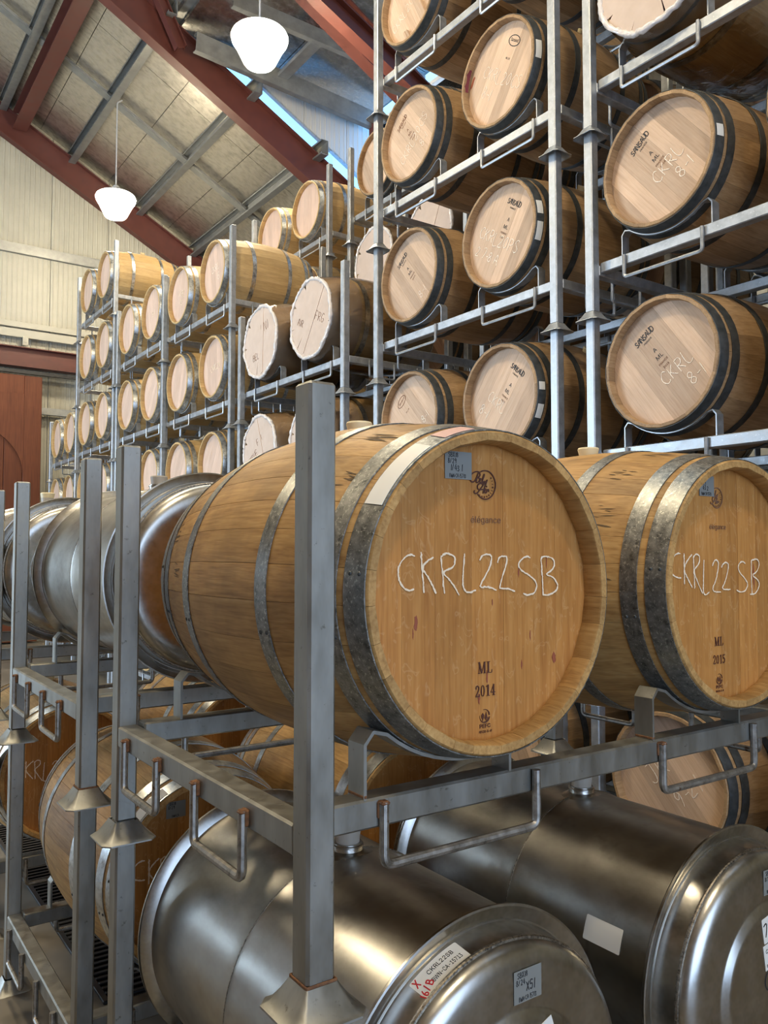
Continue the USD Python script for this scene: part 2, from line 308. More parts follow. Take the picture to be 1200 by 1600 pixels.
# ------------------------------------------------------------------ the building (z is metres above the floor)
ROOF = lambda x, top=0.0: 9.04 + top - 0.5324 * (x - 2.967)      # underside of the rafters; +0.45 = underside of the purlins
X0, X1, Y0, Y1 = -6.0, 10.0, -5.0, 16.0
struct = lambda p: tag(p, kind='structure')
struct(obj('floor', box(((X0 + X1) / 2, (Y0 + Y1) / 2, -0.1), (X1 - X0, Y1 - Y0, 0.2)), 'concrete', smooth=False))
def ribbed(x0, x1, zlo, zhi, y, d=0.006, pitch=0.085):
    """A wall panel with narrow pressed ribs standing out towards -y; its top may slope (zhi is a function of x)."""
    xs, ys = [x0, x0 + 0.006], [y + 0.012, y]
    n = max(1, int((x1 - x0) / pitch)); p = (x1 - x0) / n
    for i in range(n):
        c = x0 + (i + 0.5) * p
        xs += [c - 0.014, c - 0.006, c + 0.006, c + 0.014]; ys += [y, y - d, y - d, y]
    xs += [x1 - 0.006, x1]; ys += [y, y + 0.012]
    xs, ys = np.array(xs), np.array(ys); k = len(xs)
    lo = np.array([zlo(v) for v in xs]) if callable(zlo) else np.full(k, float(zlo)); hi = np.array([zhi(v) for v in xs]) if callable(zhi) else np.full(k, float(zhi))
    V = np.concatenate([np.stack([xs, ys, lo], -1), np.stack([xs, ys, hi], -1), np.stack([xs, np.full(k, y + 0.06), lo], -1), np.stack([xs, np.full(k, y + 0.06), hi], -1)])
    F = []
    for i in range(k - 1):
        F += [(i, i + 1, k + i + 1), (i, k + i + 1, k + i), (2 * k + i, 3 * k + i + 1, 2 * k + i + 1), (2 * k + i, 3 * k + i, 3 * k + i + 1), (k + i, k + i + 1, 3 * k + i + 1), (k + i, 3 * k + i + 1, 3 * k + i), (i, 2 * k + i + 1, i + 1), (i, 2 * k + i, 2 * k + i + 1)]
    F += [(0, k, 3 * k), (0, 3 * k, 2 * k), (k - 1, 4 * k - 1, 2 * k - 1), (k - 1, 3 * k - 1, 4 * k - 1)]
    return trimesh.Trimesh(V, F, process=False)
wb = struct(xform('wall_back'))
top_z = lambda x: min(ROOF(x, 0.62), ROOF(-x * 1.0, 0.62) if x < 0 else 99)
def rtop(x): return ROOF(abs(x) if x < 0 else x, 0.70)
ex = [X0 + i * 1.06 for i in range(16)]
for i in range(15):
    a, b = ex[i], ex[i + 1]
    for lo, hi in ((5.0, 7.16), (7.16, rtop)):
        if callable(hi) and rtop(b) < 7.4: hi = lambda x: max(rtop(x), 7.22)
        obj('wall_panel', ribbed(a + 0.002, b - 0.002, lo, hi, Y1 - 0.06), 'panel_cream', wb, smooth=False)
    if a > 3.3:
        obj('wall_panel', ribbed(a + 0.002, b - 0.002, 0.0, 5.0, Y1 - 0.06), 'panel_cream', wb, smooth=False)
    elif b < 3.4:
        obj('wall_panel', ribbed(a + 0.002, b - 0.002, 0.0, 5.0, Y1 - 0.05), 'panel_cream', wb, smooth=False)
    else:
        obj('wall_panel', ribbed(a + 0.002, b - 0.002, 0.0, 5.0, Y1 - 0.06), 'panel_cream', wb, smooth=False)
def cee(p, q, w, h, t=0.008, upv=(0, 0, 1), flip=1):
    """A cold-rolled C channel: web of height h with two flanges of width w."""
    p, q, u = np.array(p, float), np.array(q, float), np.array(upv, float)
    d = (q - p) / np.linalg.norm(q - p); s = np.cross(d, u); s /= np.linalg.norm(s); u = np.cross(s, d); s = s * flip
    o = lambda a, b: a * s + b * u
    bits = [beam(p, q, t, h, upv), beam(p + o(w / 2, h / 2), q + o(w / 2, h / 2), w, t, upv), beam(p + o(w / 2, -h / 2), q + o(w / 2, -h / 2), w, t, upv),
            beam(p + o(w, h / 2 - .012), q + o(w, h / 2 - .012), t, .024, upv), beam(p + o(w, -h / 2 + .012), q + o(w, -h / 2 + .012), t, .024, upv)]
    return cat(bits)
def ibeam(p, q, w, h, t=0.018, upv=(0, 0, 1)):
    p, q, u = np.array(p, float), np.array(q, float), np.array(upv, float)
    d = (q - p) / np.linalg.norm(q - p); s = np.cross(d, u); s /= np.linalg.norm(s); u = np.cross(s, d)
    return cat([beam(p, q, 0.014, h, upv), beam(p + u * h / 2, q + u * h / 2, w, t, upv), beam(p - u * h / 2, q - u * h / 2, w, t, upv)])
nrm = np.array([0.5324, 0, 1.0]); nrm /= np.linalg.norm(nrm)
def on_roof(x, y, d): return np.array([x, y, ROOF(x)]) + np.array([0, 0, d])
# girts and the sliding-door track on the back wall
struct(obj('trim_1', cee((X0, 15.86, 7.16), (X1, 15.86, 7.16), 0.07, 0.17, flip=-1), 'purlin_steel', smooth=False))
tr = struct(xform('trim_2'))
obj('track_rail', cee((X0, 15.80, 5.58), (4.6, 15.80, 5.58), 0.06, 0.14, flip=-1), 'panel_cream', tr, smooth=False)
obj('track_cover', beam((X0, 15.83, 5.74), (4.6, 15.83, 5.74), 0.05, 0.10), 'panel_cream', tr, smooth=False)
for x in (-3.0, -1.0, 1.0, 3.10):
    obj('track_bracket', cat([rbox((x, 15.78, 5.44), (0.10, 0.03, 0.16), 0.004), rbox((x, 15.765, 5.42), (0.03, 0.012, 0.03), 0.003)]), 'panel_cream', tr, smooth=False)
struct(obj('trim_3', ibeam((X0, 15.68, 5.11), (4.35, 15.68, 5.11), 0.20, 0.34), 'red_steel', smooth=False))
struct(obj('trim_4', beam((X0, 15.62, 4.84), (4.3, 15.62, 4.84), 0.05, 0.06), 'black_plastic', smooth=False))
struct(obj('trim_5', cee((3.36, 15.75, 4.19), (4.15, 15.75, 4.19), 0.07, 0.12, flip=-1), 'purlin_steel', smooth=False))
dr = struct(xform('door_1'))
DX = 3.36
for i in range(9):
    a = DX - 0.30 - (i + 1) * 0.31
    obj('plank', rbox((a + 0.155, 15.64, 2.38), (0.304, 0.05, 4.70), 0.006), 'door_wood', dr, smooth=False)
obj('stile', rbox((DX - 0.15, 15.62, 2.40), (0.30, 0.09, 4.74), 0.008), 'door_wood', dr, smooth=False)
obj('stile', rbox((DX - 2.94, 15.62, 2.40), (0.30, 0.09, 4.74), 0.008), 'door_wood', dr, smooth=False)
obj('top_rail', rbox((DX - 1.545, 15.62, 4.60), (2.49, 0.09, 0.34), 0.008), 'door_wood', dr, smooth=False)
arch = Polygon([(DX - .3, 3.0)] + [(DX - .3 - 1.245 + 1.245 * math.cos(t), 3.0 + 0.95 * math.sin(t)) for t in np.linspace(0, PI, 24)] + [(DX - 2.79, 4.44), (DX - .3, 4.44)])
am = extr(arch, 0.045); am.apply_transform(np.array([[1, 0, 0, 0], [0, 0, -1, 15.62], [0, 1, 0, 0], [0, 0, 0, 1.0]]))
obj('arched_panel', am, 'door_wood', dr, smooth=False)
# side walls, front wall with openings
def wall_x(x, ylist, name):
    w = struct(xform(name))
    for (a, b, lo, hi) in ylist: obj('wall_panel', box((x, (a + b) / 2, (lo + hi) / 2), (0.1, b - a - 0.004, hi - lo)), 'panel_cream', w, smooth=False)
zl = ROOF(6.0, 0.62)
wall_x(X0 - 0.05, [(Y0, 7.0, 0, zl), (7.0, 12.0, 4.7, zl), (12.0, Y1, 0, zl)], 'wall_left')
wall_x(X1 + 0.05, [(Y0, 1.0, 0, 6.5), (1.0, 6.0, 0, 6.5), (6.0, 11.0, 0, 6.5), (11.0, Y1, 0, 6.5)], 'wall_right')
wf = struct(xform('wall_front'))
for (a, b, lo, hi) in ((X0, -2.75, 0, 11.4), (-2.75, 2.75, 4.7, 11.4), (2.75, X1, 0, 11.4)):
    obj('wall_panel', box(((a + b) / 2, Y0 - 0.05, (lo + hi) / 2), (b - a - 0.004, 0.1, hi - lo)), 'panel_cream', wf, smooth=False)
# roof: foil-faced insulation between the purlins, cut out for the dormer
ce = struct(xform('ceiling'))
def roof_panel(x0, x1, y0, y1, d=0.66, t=0.05):
    s = 1 if x0 >= 0 else -1
    c = [(x, y, ROOF(abs(x), d)) for x in (x0, x1) for y in (y0, y1)]
    lo = np.array(c); hi = lo + [0, 0, t]
    return trimesh.convex.convex_hull(np.concatenate([lo, hi]))
PX = [0.30, 1.50, 2.70, 3.92, 5.22, 6.34, 7.50, 8.70, 10.0]
PE = [0.0] + PX
ycuts = [15.98, 14.7, 13.42, 12.2, 11.0]
for j in range(len(PE) - 1):
    a, b = PE[j], PE[j + 1]
    for y1_, y0_ in zip(ycuts[:-1], ycuts[1:]):
        mid = (a + b) / 2
        for u, v in (((a, mid), (mid, b)) if b - a > 0.9 else ((a, b),)):
            obj('insulation_panel', roof_panel(u + 0.004, v - 0.004, y0_ + 0.004, y1_ - 0.004), 'foil', ce, smooth=False)
    for y1_, y0_ in ((11.0, 5.2), (5.2, 0.0), (0.0, Y0)):
        if b <= 4.0 or y1_ < 6: obj('insulation_panel', roof_panel(a + 0.004, b - 0.004, y0_ + 0.004, y1_ - 0.004), 'foil', ce, smooth=False)
        elif a < 4.0 < b: obj('insulation_panel', roof_panel(a + 0.004, 4.0, y0_ + 0.004, y1_ - 0.004), 'foil', ce, smooth=False)
for a, b in ((-6.0, -3.0), (-3.0, 0.0)):
    for y1_, y0_ in ((15.98, 11.0), (11.0, 5.2), (5.2, 0), (0, Y0)):
        obj('insulation_panel', roof_panel(a + 0.004, b - 0.004, y0_ + .004, y1_ - .004), 'foil', ce, smooth=False)
for x in (7.2, 8.6):
    obj('insulation_panel', roof_panel(x, x + 1.396, 5.2, 10.996), 'foil', ce, smooth=False)
for x0_, x1_, y0_, y1_ in ((0.0, 10.05, 11.06, 16.1), (0.0, 4.05, -5.05, 11.06), (7.25, 10.05, -5.05, 11.06), (-6.05, 0.0, -5.05, 16.1)):
    obj('roof_sheet', roof_panel(x0_, x1_, y0_, y1_, 0.718, 0.015), 'purlin_steel', ce, smooth=False)
def rafter(y, x0=0.0, x1=9.9, w=0.18, h=0.46):
    hh = h / 2 + 0.0
    return ibeam(on_roof(x0, y, hh), on_roof(x1, y, hh), w, h, 0.02, upv=nrm)
fr = struct(xform('trim_6'))
obj('rafter', rafter(15.84, w=0.16), 'red_steel', fr, smooth=False)
obj('rafter', rafter(10.82), 'red_steel', fr, smooth=False)
obj('rafter', rafter(8.24), 'red_steel', fr, smooth=False)
obj('ridge_beam', ibeam((2.90, 10.9, ROOF(2.9) + 0.36), (2.90, 15.7, ROOF(2.9) + 0.36), 0.24, 0.30), 'red_steel', fr, smooth=False)
obj('strut', ibeam((4.02, 10.66, ROOF(4.02) + 0.12), (3.46, 10.66, ROOF(4.02) + 1.2), 0.12, 0.14, 0.014, upv=(1, 0, 0.5)), 'red_steel', fr, smooth=False)
obj('wall_column', rbox((5.88, 15.84, 3.4), (0.16, 0.16, 6.6), 0.005), 'red_steel', fr, smooth=False)
pu = struct(xform('trim_7'))
for x in PX[2:-1]:
    obj('purlin', cee(on_roof(x, 10.55, 0.56), on_roof(x, 15.98, 0.56), 0.12, 0.22, flip=-1), 'purlin_steel', pu, smooth=False)
for a, b in zip([1.5] + PX[2:-2], PX[2:-1]):
    obj('bridging_bar', beam(on_roof(a + 0.04, 13.42, 0.54), on_roof(b - 0.04, 13.42, 0.54), 0.17, 0.012), 'purlin_steel', pu, smooth=False)
    obj('bridging_lip', beam(on_roof(a + 0.04, 13.38, 0.57), on_roof(b - 0.04, 13.38, 0.57), 0.008, 0.07), 'purlin_steel', pu, smooth=False)
# the dormer: flat foil ceiling on beams, white cheek wall over a glazed slot, window to the sky
DZ = 8.54
do = struct(xform('trim_8'))
DC = lambda x: 9.06 - 0.14 * (x - 4.1)
for a, b in ((4.1, 5.55), (5.55, 7.2)):
    for y0_, y1_ in ((9.2, 11.0), (7.4, 9.2), (5.2, 7.4)):
        v = np.array([(x, y, DC(x) + t) for x in (a + .005, b - .005) for y in (y0_ + .005, y1_ - .005) for t in (0, .05)])
        obj('insulation_panel', trimesh.convex.convex_hull(v), 'foil_dormer', do, smooth=False)
v = np.array([(x, y, DC(x) + t) for x in (3.9, 7.3) for y in (5.1, 11.1) for t in (.09, .11)])
obj('roof_sheet', trimesh.convex.convex_hull(v), 'purlin_steel', do, smooth=False)
obj('dormer_beam', cee((4.1, 10.30, 8.55), (7.1, 10.30, 8.35), 0.09, 0.26, flip=-1), 'purlin_steel', do, smooth=False)
obj('dormer_beam', cee((4.1, 9.10, 8.46), (7.1, 9.10, 8.42), 0.08, 0.18, flip=-1), 'purlin_steel', do, smooth=False)
obj('dormer_beam', cee((4.1, 7.50, 8.46), (7.1, 7.50, 8.42), 0.08, 0.18, flip=-1), 'purlin_steel', do, smooth=False)
obj('dormer_joist', beam((5.42, 9.1, 8.50), (5.42, 10.3, 8.50), 0.16, 0.05), 'purlin_steel', do, smooth=False)
obj('corner_post', rbox((7.06, 10.30, 7.4), (0.16, 0.16, 2.0), 0.004), 'red_steel', do, smooth=False)
ck_lo = lambda x: ROOF(x, 1.02)
for a, b in ((4.60, 5.40), (5.40, 6.20), (6.20, 7.00), (7.00, 7.80)):
    obj('cheek_panel', ribbed(a + .002, b - .002, ck_lo, lambda x: max(8.95, ck_lo(x) + .01), 11.06), 'white_paint', do, smooth=False)
obj('roof_flashing', beam(on_roof(3.9, 11.0, 0.62), on_roof(7.1, 11.0, 0.62), 0.05, 0.10, upv=nrm), 'purlin_steel', do, smooth=False)
w1 = struct(xform('window_1'))
obj('pane', beam((4.3, 11.05, ROOF(4.3) + .85), (7.8, 11.05, ROOF(7.8) + .85), 0.008, 0.34, upv=nrm), 'window_glass', w1, smooth=False)
w2 = struct(xform('window_2'))
for i in range(4):
    y = 5.3 + i * 1.25
    obj('window_frame', cat([rbox((7.16, y + 0.02, 7.65), (0.06, 0.05, 1.5), 0.004), rbox((7.16, y + 0.63, 8.36), (0.06, 1.2, 0.06), 0.004), rbox((7.16, y + 0.63, 6.93), (0.06, 1.2, 0.06), 0.004)]), 'white_paint', w2, smooth=False)
    obj('pane', box((7.17, y + 0.63, 7.65), (0.008, 1.18, 1.40)), 'window_glass', w2, smooth=False)
obj('transom_beam', ibeam((4.2, 7.66, 7.95), (7.3, 7.66, 6.55), 0.16, 0.22), 'red_steel', do, smooth=False)

# ------------------------------------------------------------------ pendant lamps
def lamp(x, y, z, label, rod_top):
    t = tag(xform('pendant_lamp', loc=(x, y, z)), label, 'lamp', None)
    prof = [(0.0, -0.275), (0.115, -0.27), (0.155, -0.255), (0.18, -0.225), (0.255, -0.07), (0.305, 0.01), (0.317, 0.055), (0.29, 0.10), (0.22, 0.125)]
    def lz(pr, n=40):
        mm = lathe([(zz, r) for r, zz in pr], n, closed=False)
        mm.apply_transform(np.array([[1, 0, 0, 0], [0, 0, -1, 0], [0, 1, 0, 0], [0, 0, 0, 1.0]])); return mm
    obj('shade', lz(prof), 'lamp_glow', t, label='glowing white bell-shaped diffuser')
    obj('reflector_cap', lz([(0.305, 0.085), (0.245, 0.135), (0.12, 0.16), (0.06, 0.17), (0.0, 0.17)]), 'lamp_metal', t)
    obj('ballast_cap', lz([(0.06, 0.16), (0.06, 0.24), (0.03, 0.27), (0.0, 0.27)], 20), 'lamp_metal', t)
    obj('rod', tube([(0, 0, 0.25), (0, 0, rod_top - z)], 0.011, 8), 'lamp_metal', t)
    obj('hook', tube(fillet([(0, 0, rod_top - z), (0, 0, rod_top - z + 0.08), (0.08, 0, rod_top - z + 0.14)], 0.03), 0.012, 8), 'lamp_metal', t)
    return t
lamp(3.92, 8.0, 7.24, 'lit white bell pendant lamp, the larger nearer one at the top of the picture', 8.40)
lamp(3.87, 13.05, 7.24, 'lit white bell pendant lamp hanging on a long rod before the gable wall', 8.80)
lamp(0.2, 3.0, 7.0, 'lit white bell pendant lamp over the aisle outside the view', 10.5)
lamp(0.2, -1.5, 7.0, 'lit white bell pendant lamp over the aisle behind the camera', 10.5)
lamp(-1.5, 8.0, 7.0, 'lit white bell pendant lamp over the open floor left of the view', 10.2)

# ------------------------------------------------------------------ oak barrels: axis along y, front head at y = 0, centre at z = 0
BL, RC, RB = 0.93, 0.289, 0.345
def brad(y): return RB - (RB - RC) * np.abs(2 * np.asarray(y, float) / BL - 1) ** 2.1
def stave_mesh(a0, a1, ny, na, gap=0.0006):
    """One stave: bulged along y, chamfered at its joints, bevelled at both ends (the chime)."""
    ys = np.unique(np.concatenate([np.linspace(0, BL, ny), [0.004, 0.028, 0.05, BL - 0.004, BL - 0.028, BL - 0.05]]))
    g = gap / 2 / RB
    aa = np.concatenate([[a0 + g], np.linspace(a0 + g + 0.006, a1 - g - 0.006, na), [a1 - g]])
    dr_ = np.array([0.0006] + [0.0] * na + [0.0006])
    ro = brad(ys); e = np.minimum(ys, BL - ys)
    thick = np.where(e < 0.001, 0.013, np.where(e < 0.03, 0.017 + 0.010 * np.clip(e / 0.028, 0, 1), 0.027))
    ro = ro - np.where(e < 0.001, 0.0025, 0.0)
    ri = ro - thick
    O = np.stack([np.outer(ro, np.cos(aa)) - dr_ * np.cos(aa), np.repeat(ys[:, None], len(aa), 1), np.outer(ro, np.sin(aa)) - dr_ * np.sin(aa)], -1)
    ia = np.array([aa[0], aa[-1]])
    I = np.stack([np.outer(ri, np.cos(ia)), np.repeat(ys[:, None], 2, 1), np.outer(ri, np.sin(ia))], -1)
    k, n = len(aa), len(ys); V = np.concatenate([O.reshape(-1, 3), I.reshape(-1, 3)]); b = n * k; F = []
    def q(a, b_, c, d): F.append((a, b_, c)); F.append((a, c, d))
    for i in range(n - 1):
        for j in range(k - 1): q(i * k + j, i * k + j + 1, (i + 1) * k + j + 1, (i + 1) * k + j)
        q(b + 2 * i, b + 2 * i + 2, b + 2 * i + 3, b + 2 * i + 1)
        q(i * k, (i + 1) * k, b + 2 * i + 2, b + 2 * i); q(i * k + k - 1, b + 2 * i + 1, b + 2 * i + 3, (i + 1) * k + k - 1)
    for i, fl in ((0, 1), (n - 1, -1)):
        ring = [i * k + j for j in range(k)] + [b + 2 * i + 1, b + 2 * i]
        for t in range(1, len(ring) - 1): F.append((ring[0], ring[t + 1], ring[t])[::fl])
    mm = trimesh.Trimesh(V, F, process=False); mm.fix_normals() if False else None
    if mm.volume < 0: mm.invert()
    return mm
def head_boards(seed, n=7, y=0.045, th=0.02):
    rs = np.random.RandomState(seed); R = float(brad(y)) - 0.0255
    w = rs.uniform(0.8, 1.25, n); x = np.concatenate([[0], np.cumsum(w)]) / w.sum() * 2 * R - R
    disc = Point(0, 0).buffer(R, quad_segs=20); out = []
    for i in range(n):
        g = disc.intersection(sbox(x[i] + 0.0002, -1, x[i + 1] - 0.0002, 1))
        out.append(face_map(extr(g, th), y + th + rs.uniform(-.0003, .0003)))
    return out
HOOPS = ((0.004, 0.050), (0.068, 0.108), (0.262, 0.300))
def hoop_mesh(y0, y1, n, t=0.0022):
    ys = np.linspace(y0, y1, 4); r = brad(ys) + 0.0006
    prof = [(y, a) for y, a in zip(ys, r)] + [(y, a + t) for y, a in zip(ys[::-1], r[::-1])]
    return lathe(prof, n)
def bung_mesh(): 
    mm = lathe([(0, 0.0), (0, 0.024), (0.024, 0.030), (0.028, 0.028), (0.029, 0.0)], 20, closed=False)
    mm.apply_transform(np.array([[1, 0, 0, 0], [0, 0, -1, BL / 2], [0, 1, 0, RB - 0.006], [0, 0, 0, 1.0]]))
    if mm.volume < 0: mm.invert()
    return mm
def build_barrel(root, stave, head, hoop, near=False, seed=0, joined=False, bung='silicone'):
    rs = np.random.RandomState(seed); n = 30 if near else 26
    w = rs.uniform(0.75, 1.3, n); a = np.concatenate([[0], np.cumsum(w)]) / w.sum() * 2 * PI + PI / 2 - w[0] / w.sum() * PI
    st = [stave_mesh(a[i], a[i + 1], 15 if near else 7, 4 if near else 2) for i in range(n)]
    if joined: obj('staves', cat(st), stave, root)
    else:
        for s_ in st: obj('stave', s_, stave, root)
    for bm in head_boards(seed + 3): obj('head_board', bm, head, root, smooth=False)
    back = face_map(extr(Point(0, 0).buffer(0.27, quad_segs=10), 0.02), BL - 0.045); obj('rear_head', back, head, root, smooth=False)
    for (y0, y1) in HOOPS:
        for (u, v) in ((y0, y1), (BL - y1, BL - y0)):
            h = obj('hoop', hoop_mesh(u, v, 80 if near else 44), hoop, root)
            if near:
                for k, da in ((0, 0.0), (1, 0.055)):
                    aa = PI - 0.12 + 0.35 * (y0 > 0.06); yy = (u + v) / 2 + (0.010 if k else -0.010); r = float(brad(yy)) + 0.0025
                    rv = trimesh.creation.icosphere(1, 0.0042); rv.apply_scale([.6, 1, 1]); rv.apply_transform(trimesh.transformations.rotation_matrix(-aa, [0, 1, 0])); rv.apply_translation([r * math.cos(aa), yy, r * math.sin(aa)])
                    obj('rivet', rv, 'hoop_grey', h)
    obj('bung', bung_mesh(), bung, root)
BK = {}
def barrel_kind(key, *a, **k):
    c = xform('barrel_kind_' + key, kind_class=True); build_barrel(c, *a, **k); BK[key] = c
barrel_kind('near', 'oak_stave_tan', 'oak_head_tan', 'hoop_dark', near=True, seed=1)
barrel_kind('low', 'oak_stave_tan', 'oak_head_tan', 'hoop_bright', near=True, seed=5)
barrel_kind('brown', 'oak_stave_brown', 'oak_head_pale', 'hoop_grey', seed=2)
barrel_kind('pale', 'oak_stave_pale', 'oak_head_pink', 'hoop_bright', seed=3)
barrel_kind('far', 'oak_stave_pale', 'oak_head_pink', 'hoop_bright', seed=4, joined=True)
barrel_kind('back', 'oak_stave_brown', 'oak_head_pale', 'hoop_grey', seed=6, joined=True)
def barrel(kind, loc, rotz=0.0, roll=0.0, label='', group=None, marked=False, name='oak_barrel', catg='barrel'):
    t = tag(xform(name, loc=loc, rotz=rotz, roty=roll), label, catg, group)
    t.GetReferences().AddInternalReference(BK[kind].GetPath())
    if not marked: t.SetInstanceable(True)
    return t
HY = 0.045                                            # the head's face
def mark(t, name, lines, w, m, label=None, **k): return obj(name, face_map(strokes(lines, w, **k), HY - 0.0009), m, t, smooth=False, label=label)
def put(t, name, mm, m, y=HY - 0.0008, parent=None, dx=0, dz=0, rot=0.0, **k):
    if rot: mm.apply_transform(trimesh.transformations.rotation_matrix(rot, [0, 0, 1]))
    mm.apply_translation([dx, dz, 0]); return obj(name, face_map(mm, y), m, parent or t, smooth=False, **k)

# ------------------------------------------------------------------ steel stacking racks: x across, y = 0 at the front posts, z = 0 at the feet
PITCH, DEPTH, PW = 0.898, 0.98, 0.05
RT, RH = 0.283, 0.05                                   # top and height of the rails
def foot_mesh():
    """A flared square hat, open inside for the post of the rack below."""
    def ring(h, c, z): return [(sx * (h - c * (1 - k)), sy * (h - c * k), z) for sx, sy, ks in ((1, 1, (1, 0)), (-1, 1, (0, 1)), (-1, -1, (1, 0)), (1, -1, (0, 1))) for k in ks]
    rings = [ring(.0262, .003, .040), ring(.0285, .004, .041), ring(.033, .006, .034), ring(.044, .010, .018), ring(.056, .014, .004), ring(.066, .018, -.001), ring(.0665, .018, -.004), ring(.060, .016, -.003), ring(.043, .009, .013), ring(.0262, .003, .030)]
    V = np.concatenate(rings); k = 8; F = []
    for i in range(len(rings)):
        for j in range(k):
            a, b = i * k + j, i * k + (j + 1) % k; c, d = ((i + 1) % len(rings)) * k + (j + 1) % k, ((i + 1) % len(rings)) * k + j
            F += [(a, b, c), (a, c, d)]
    mm = trimesh.Trimesh(V, F, process=False)
    if mm.volume < 0: mm.invert()
    return mm
def build_rack(root, W, steel, barsm, tops=0.938, front_loops=((-.615, -.21), (.21, .615)), cradles=(-.40, .40), rusty=False, near=False, half=False):
    hx = W / 2
    for y in (PW / 2, DEPTH - PW / 2):
        for sx in (-1, 1):
            x = sx * (hx - PW / 2)
            p = obj('post', rbox((x, y, (tops + .040) / 2), (PW, PW, tops - .040), 0.005), steel, root)
            fm = foot_mesh(); fm.apply_translation([x, y, 0]); obj('foot', fm, steel, p, smooth=25)
            if rusty and y < .1 and sx < 0:
                wl = cat([rbox((x + dx, y + dy, .0425), (.054 if dy else .003, .003 if dy else .054, .005), .001) for dx, dy in ((.026, 0), (-.026, 0), (0, .026), (0, -.026))]); obj('weld_bead', wl, 'rust', p)
    n = 10 if near else 6
    for sx in (-1, 1):
        x = sx * (hx - PW / 2)
        r = obj('side_rail', rbox((x, DEPTH / 2, RT - .012 - RH / 2), (PW - .002, DEPTH - 2 * PW + .004, RH), 0.004), steel, root)
        for y0, y1 in ((.21, .425), (.635, .85)):
            xx = x + sx * (PW / 2 + .008); zt = RT - .030
            lp = obj('fork_loop', tube(fillet([(xx, y0, zt), (xx, y0, zt - .115), (xx, y1, zt - .115), (xx, y1, zt)], .018), .0085, n), barsm, root)
            if rusty and sx < 0:
                for yy in (y0, y1): obj('weld_bead', cat([rbox((xx - sx * .005, yy, zt - .012), (.010, .0195, .030), .003), rbox((xx, yy, zt - .002), (.0175, .0178, .009), .004)]), 'rust', lp)
    for nm, y, s in (('front_rail', PW + RH / 2 + .004, -1), ('rear_rail', DEPTH - PW - RH / 2 - .004, 1)):
        obj(nm, rbox((0, y, RT - RH / 2), (W - 2 * PW + .004, RH, RH), 0.004), steel, root)
        for a, b in front_loops:
            yy = y + s * (RH / 2 + .008); zt = RT - .006
            lp = obj('fork_loop', tube(fillet([(a, yy, zt), (a, yy, zt - .105), (b, yy, zt - .105), (b, yy, zt)], .018), .0085, n), barsm, root)
            if rusty and s < 0: obj('weld_bead', cat([rbox((a, yy + .006, zt - .014), (.0195, .009, .030), .003), rbox((a, yy, zt - .002), (.0178, .0175, .008), .004)]), 'rust', lp)
        for c in cradles:
            R = RC + .0165; zc = .626; arc = [(c + R * math.sin(t), zc - R * math.cos(t)) for t in np.linspace(-.66, .66, 15)]
            tail = [(c + .215, .392), (c + .232, .372), (c + .232, RT - .002)]
            if half: arc = arc[:11]; tail = [(arc[-1][0] + .012, arc[-1][1] - .012), (arc[-1][0] + .012, RT - .002)]
            pts = [(c - .232, RT - .002), (c - .232, .372), (c - .215, .392)] + arc + tail
            k = obj('cradle', sweep_strip(pts, .006, y - .024, y + .024), steel, root, smooth=35)
            if rusty and s < 0:
                obj('weld_bead', rbox((c - .2315, y, RT + .004), (.009, .050, .009), .003), 'rust', k)
RK = {}
def rack_kind(key, *a, **k):
    c = xform('rack_kind_' + key, kind_class=True); build_rack(c, *a, **k); RK[key] = c
rack_kind('front', 1.566, 'rack_steel', 'bar_steel', tops=.962, front_loops=((-.61, -.253), (.136, .492)), cradles=(-.41, .35), rusty=True, near=True, half=True)
rack_kind('front_low', 1.566, 'rack_steel', 'bar_steel', front_loops=((-.61, -.253), (.136, .492)), cradles=(-.41, .35), near=True, half=True)
rack_kind('w162', 1.62, 'rack_galvanized', 'rack_galvanized')
rack_kind('w172', 1.72, 'rack_galvanized', 'rack_galvanized')
def rack(kind, loc, rotz, label, group=None):
    t = tag(xform('stacking_rack', loc=loc, rotz=rotz), label, 'rack', group)
    t.GetReferences().AddInternalReference(RK[kind].GetPath()); t.SetInstanceable(True)
    return t

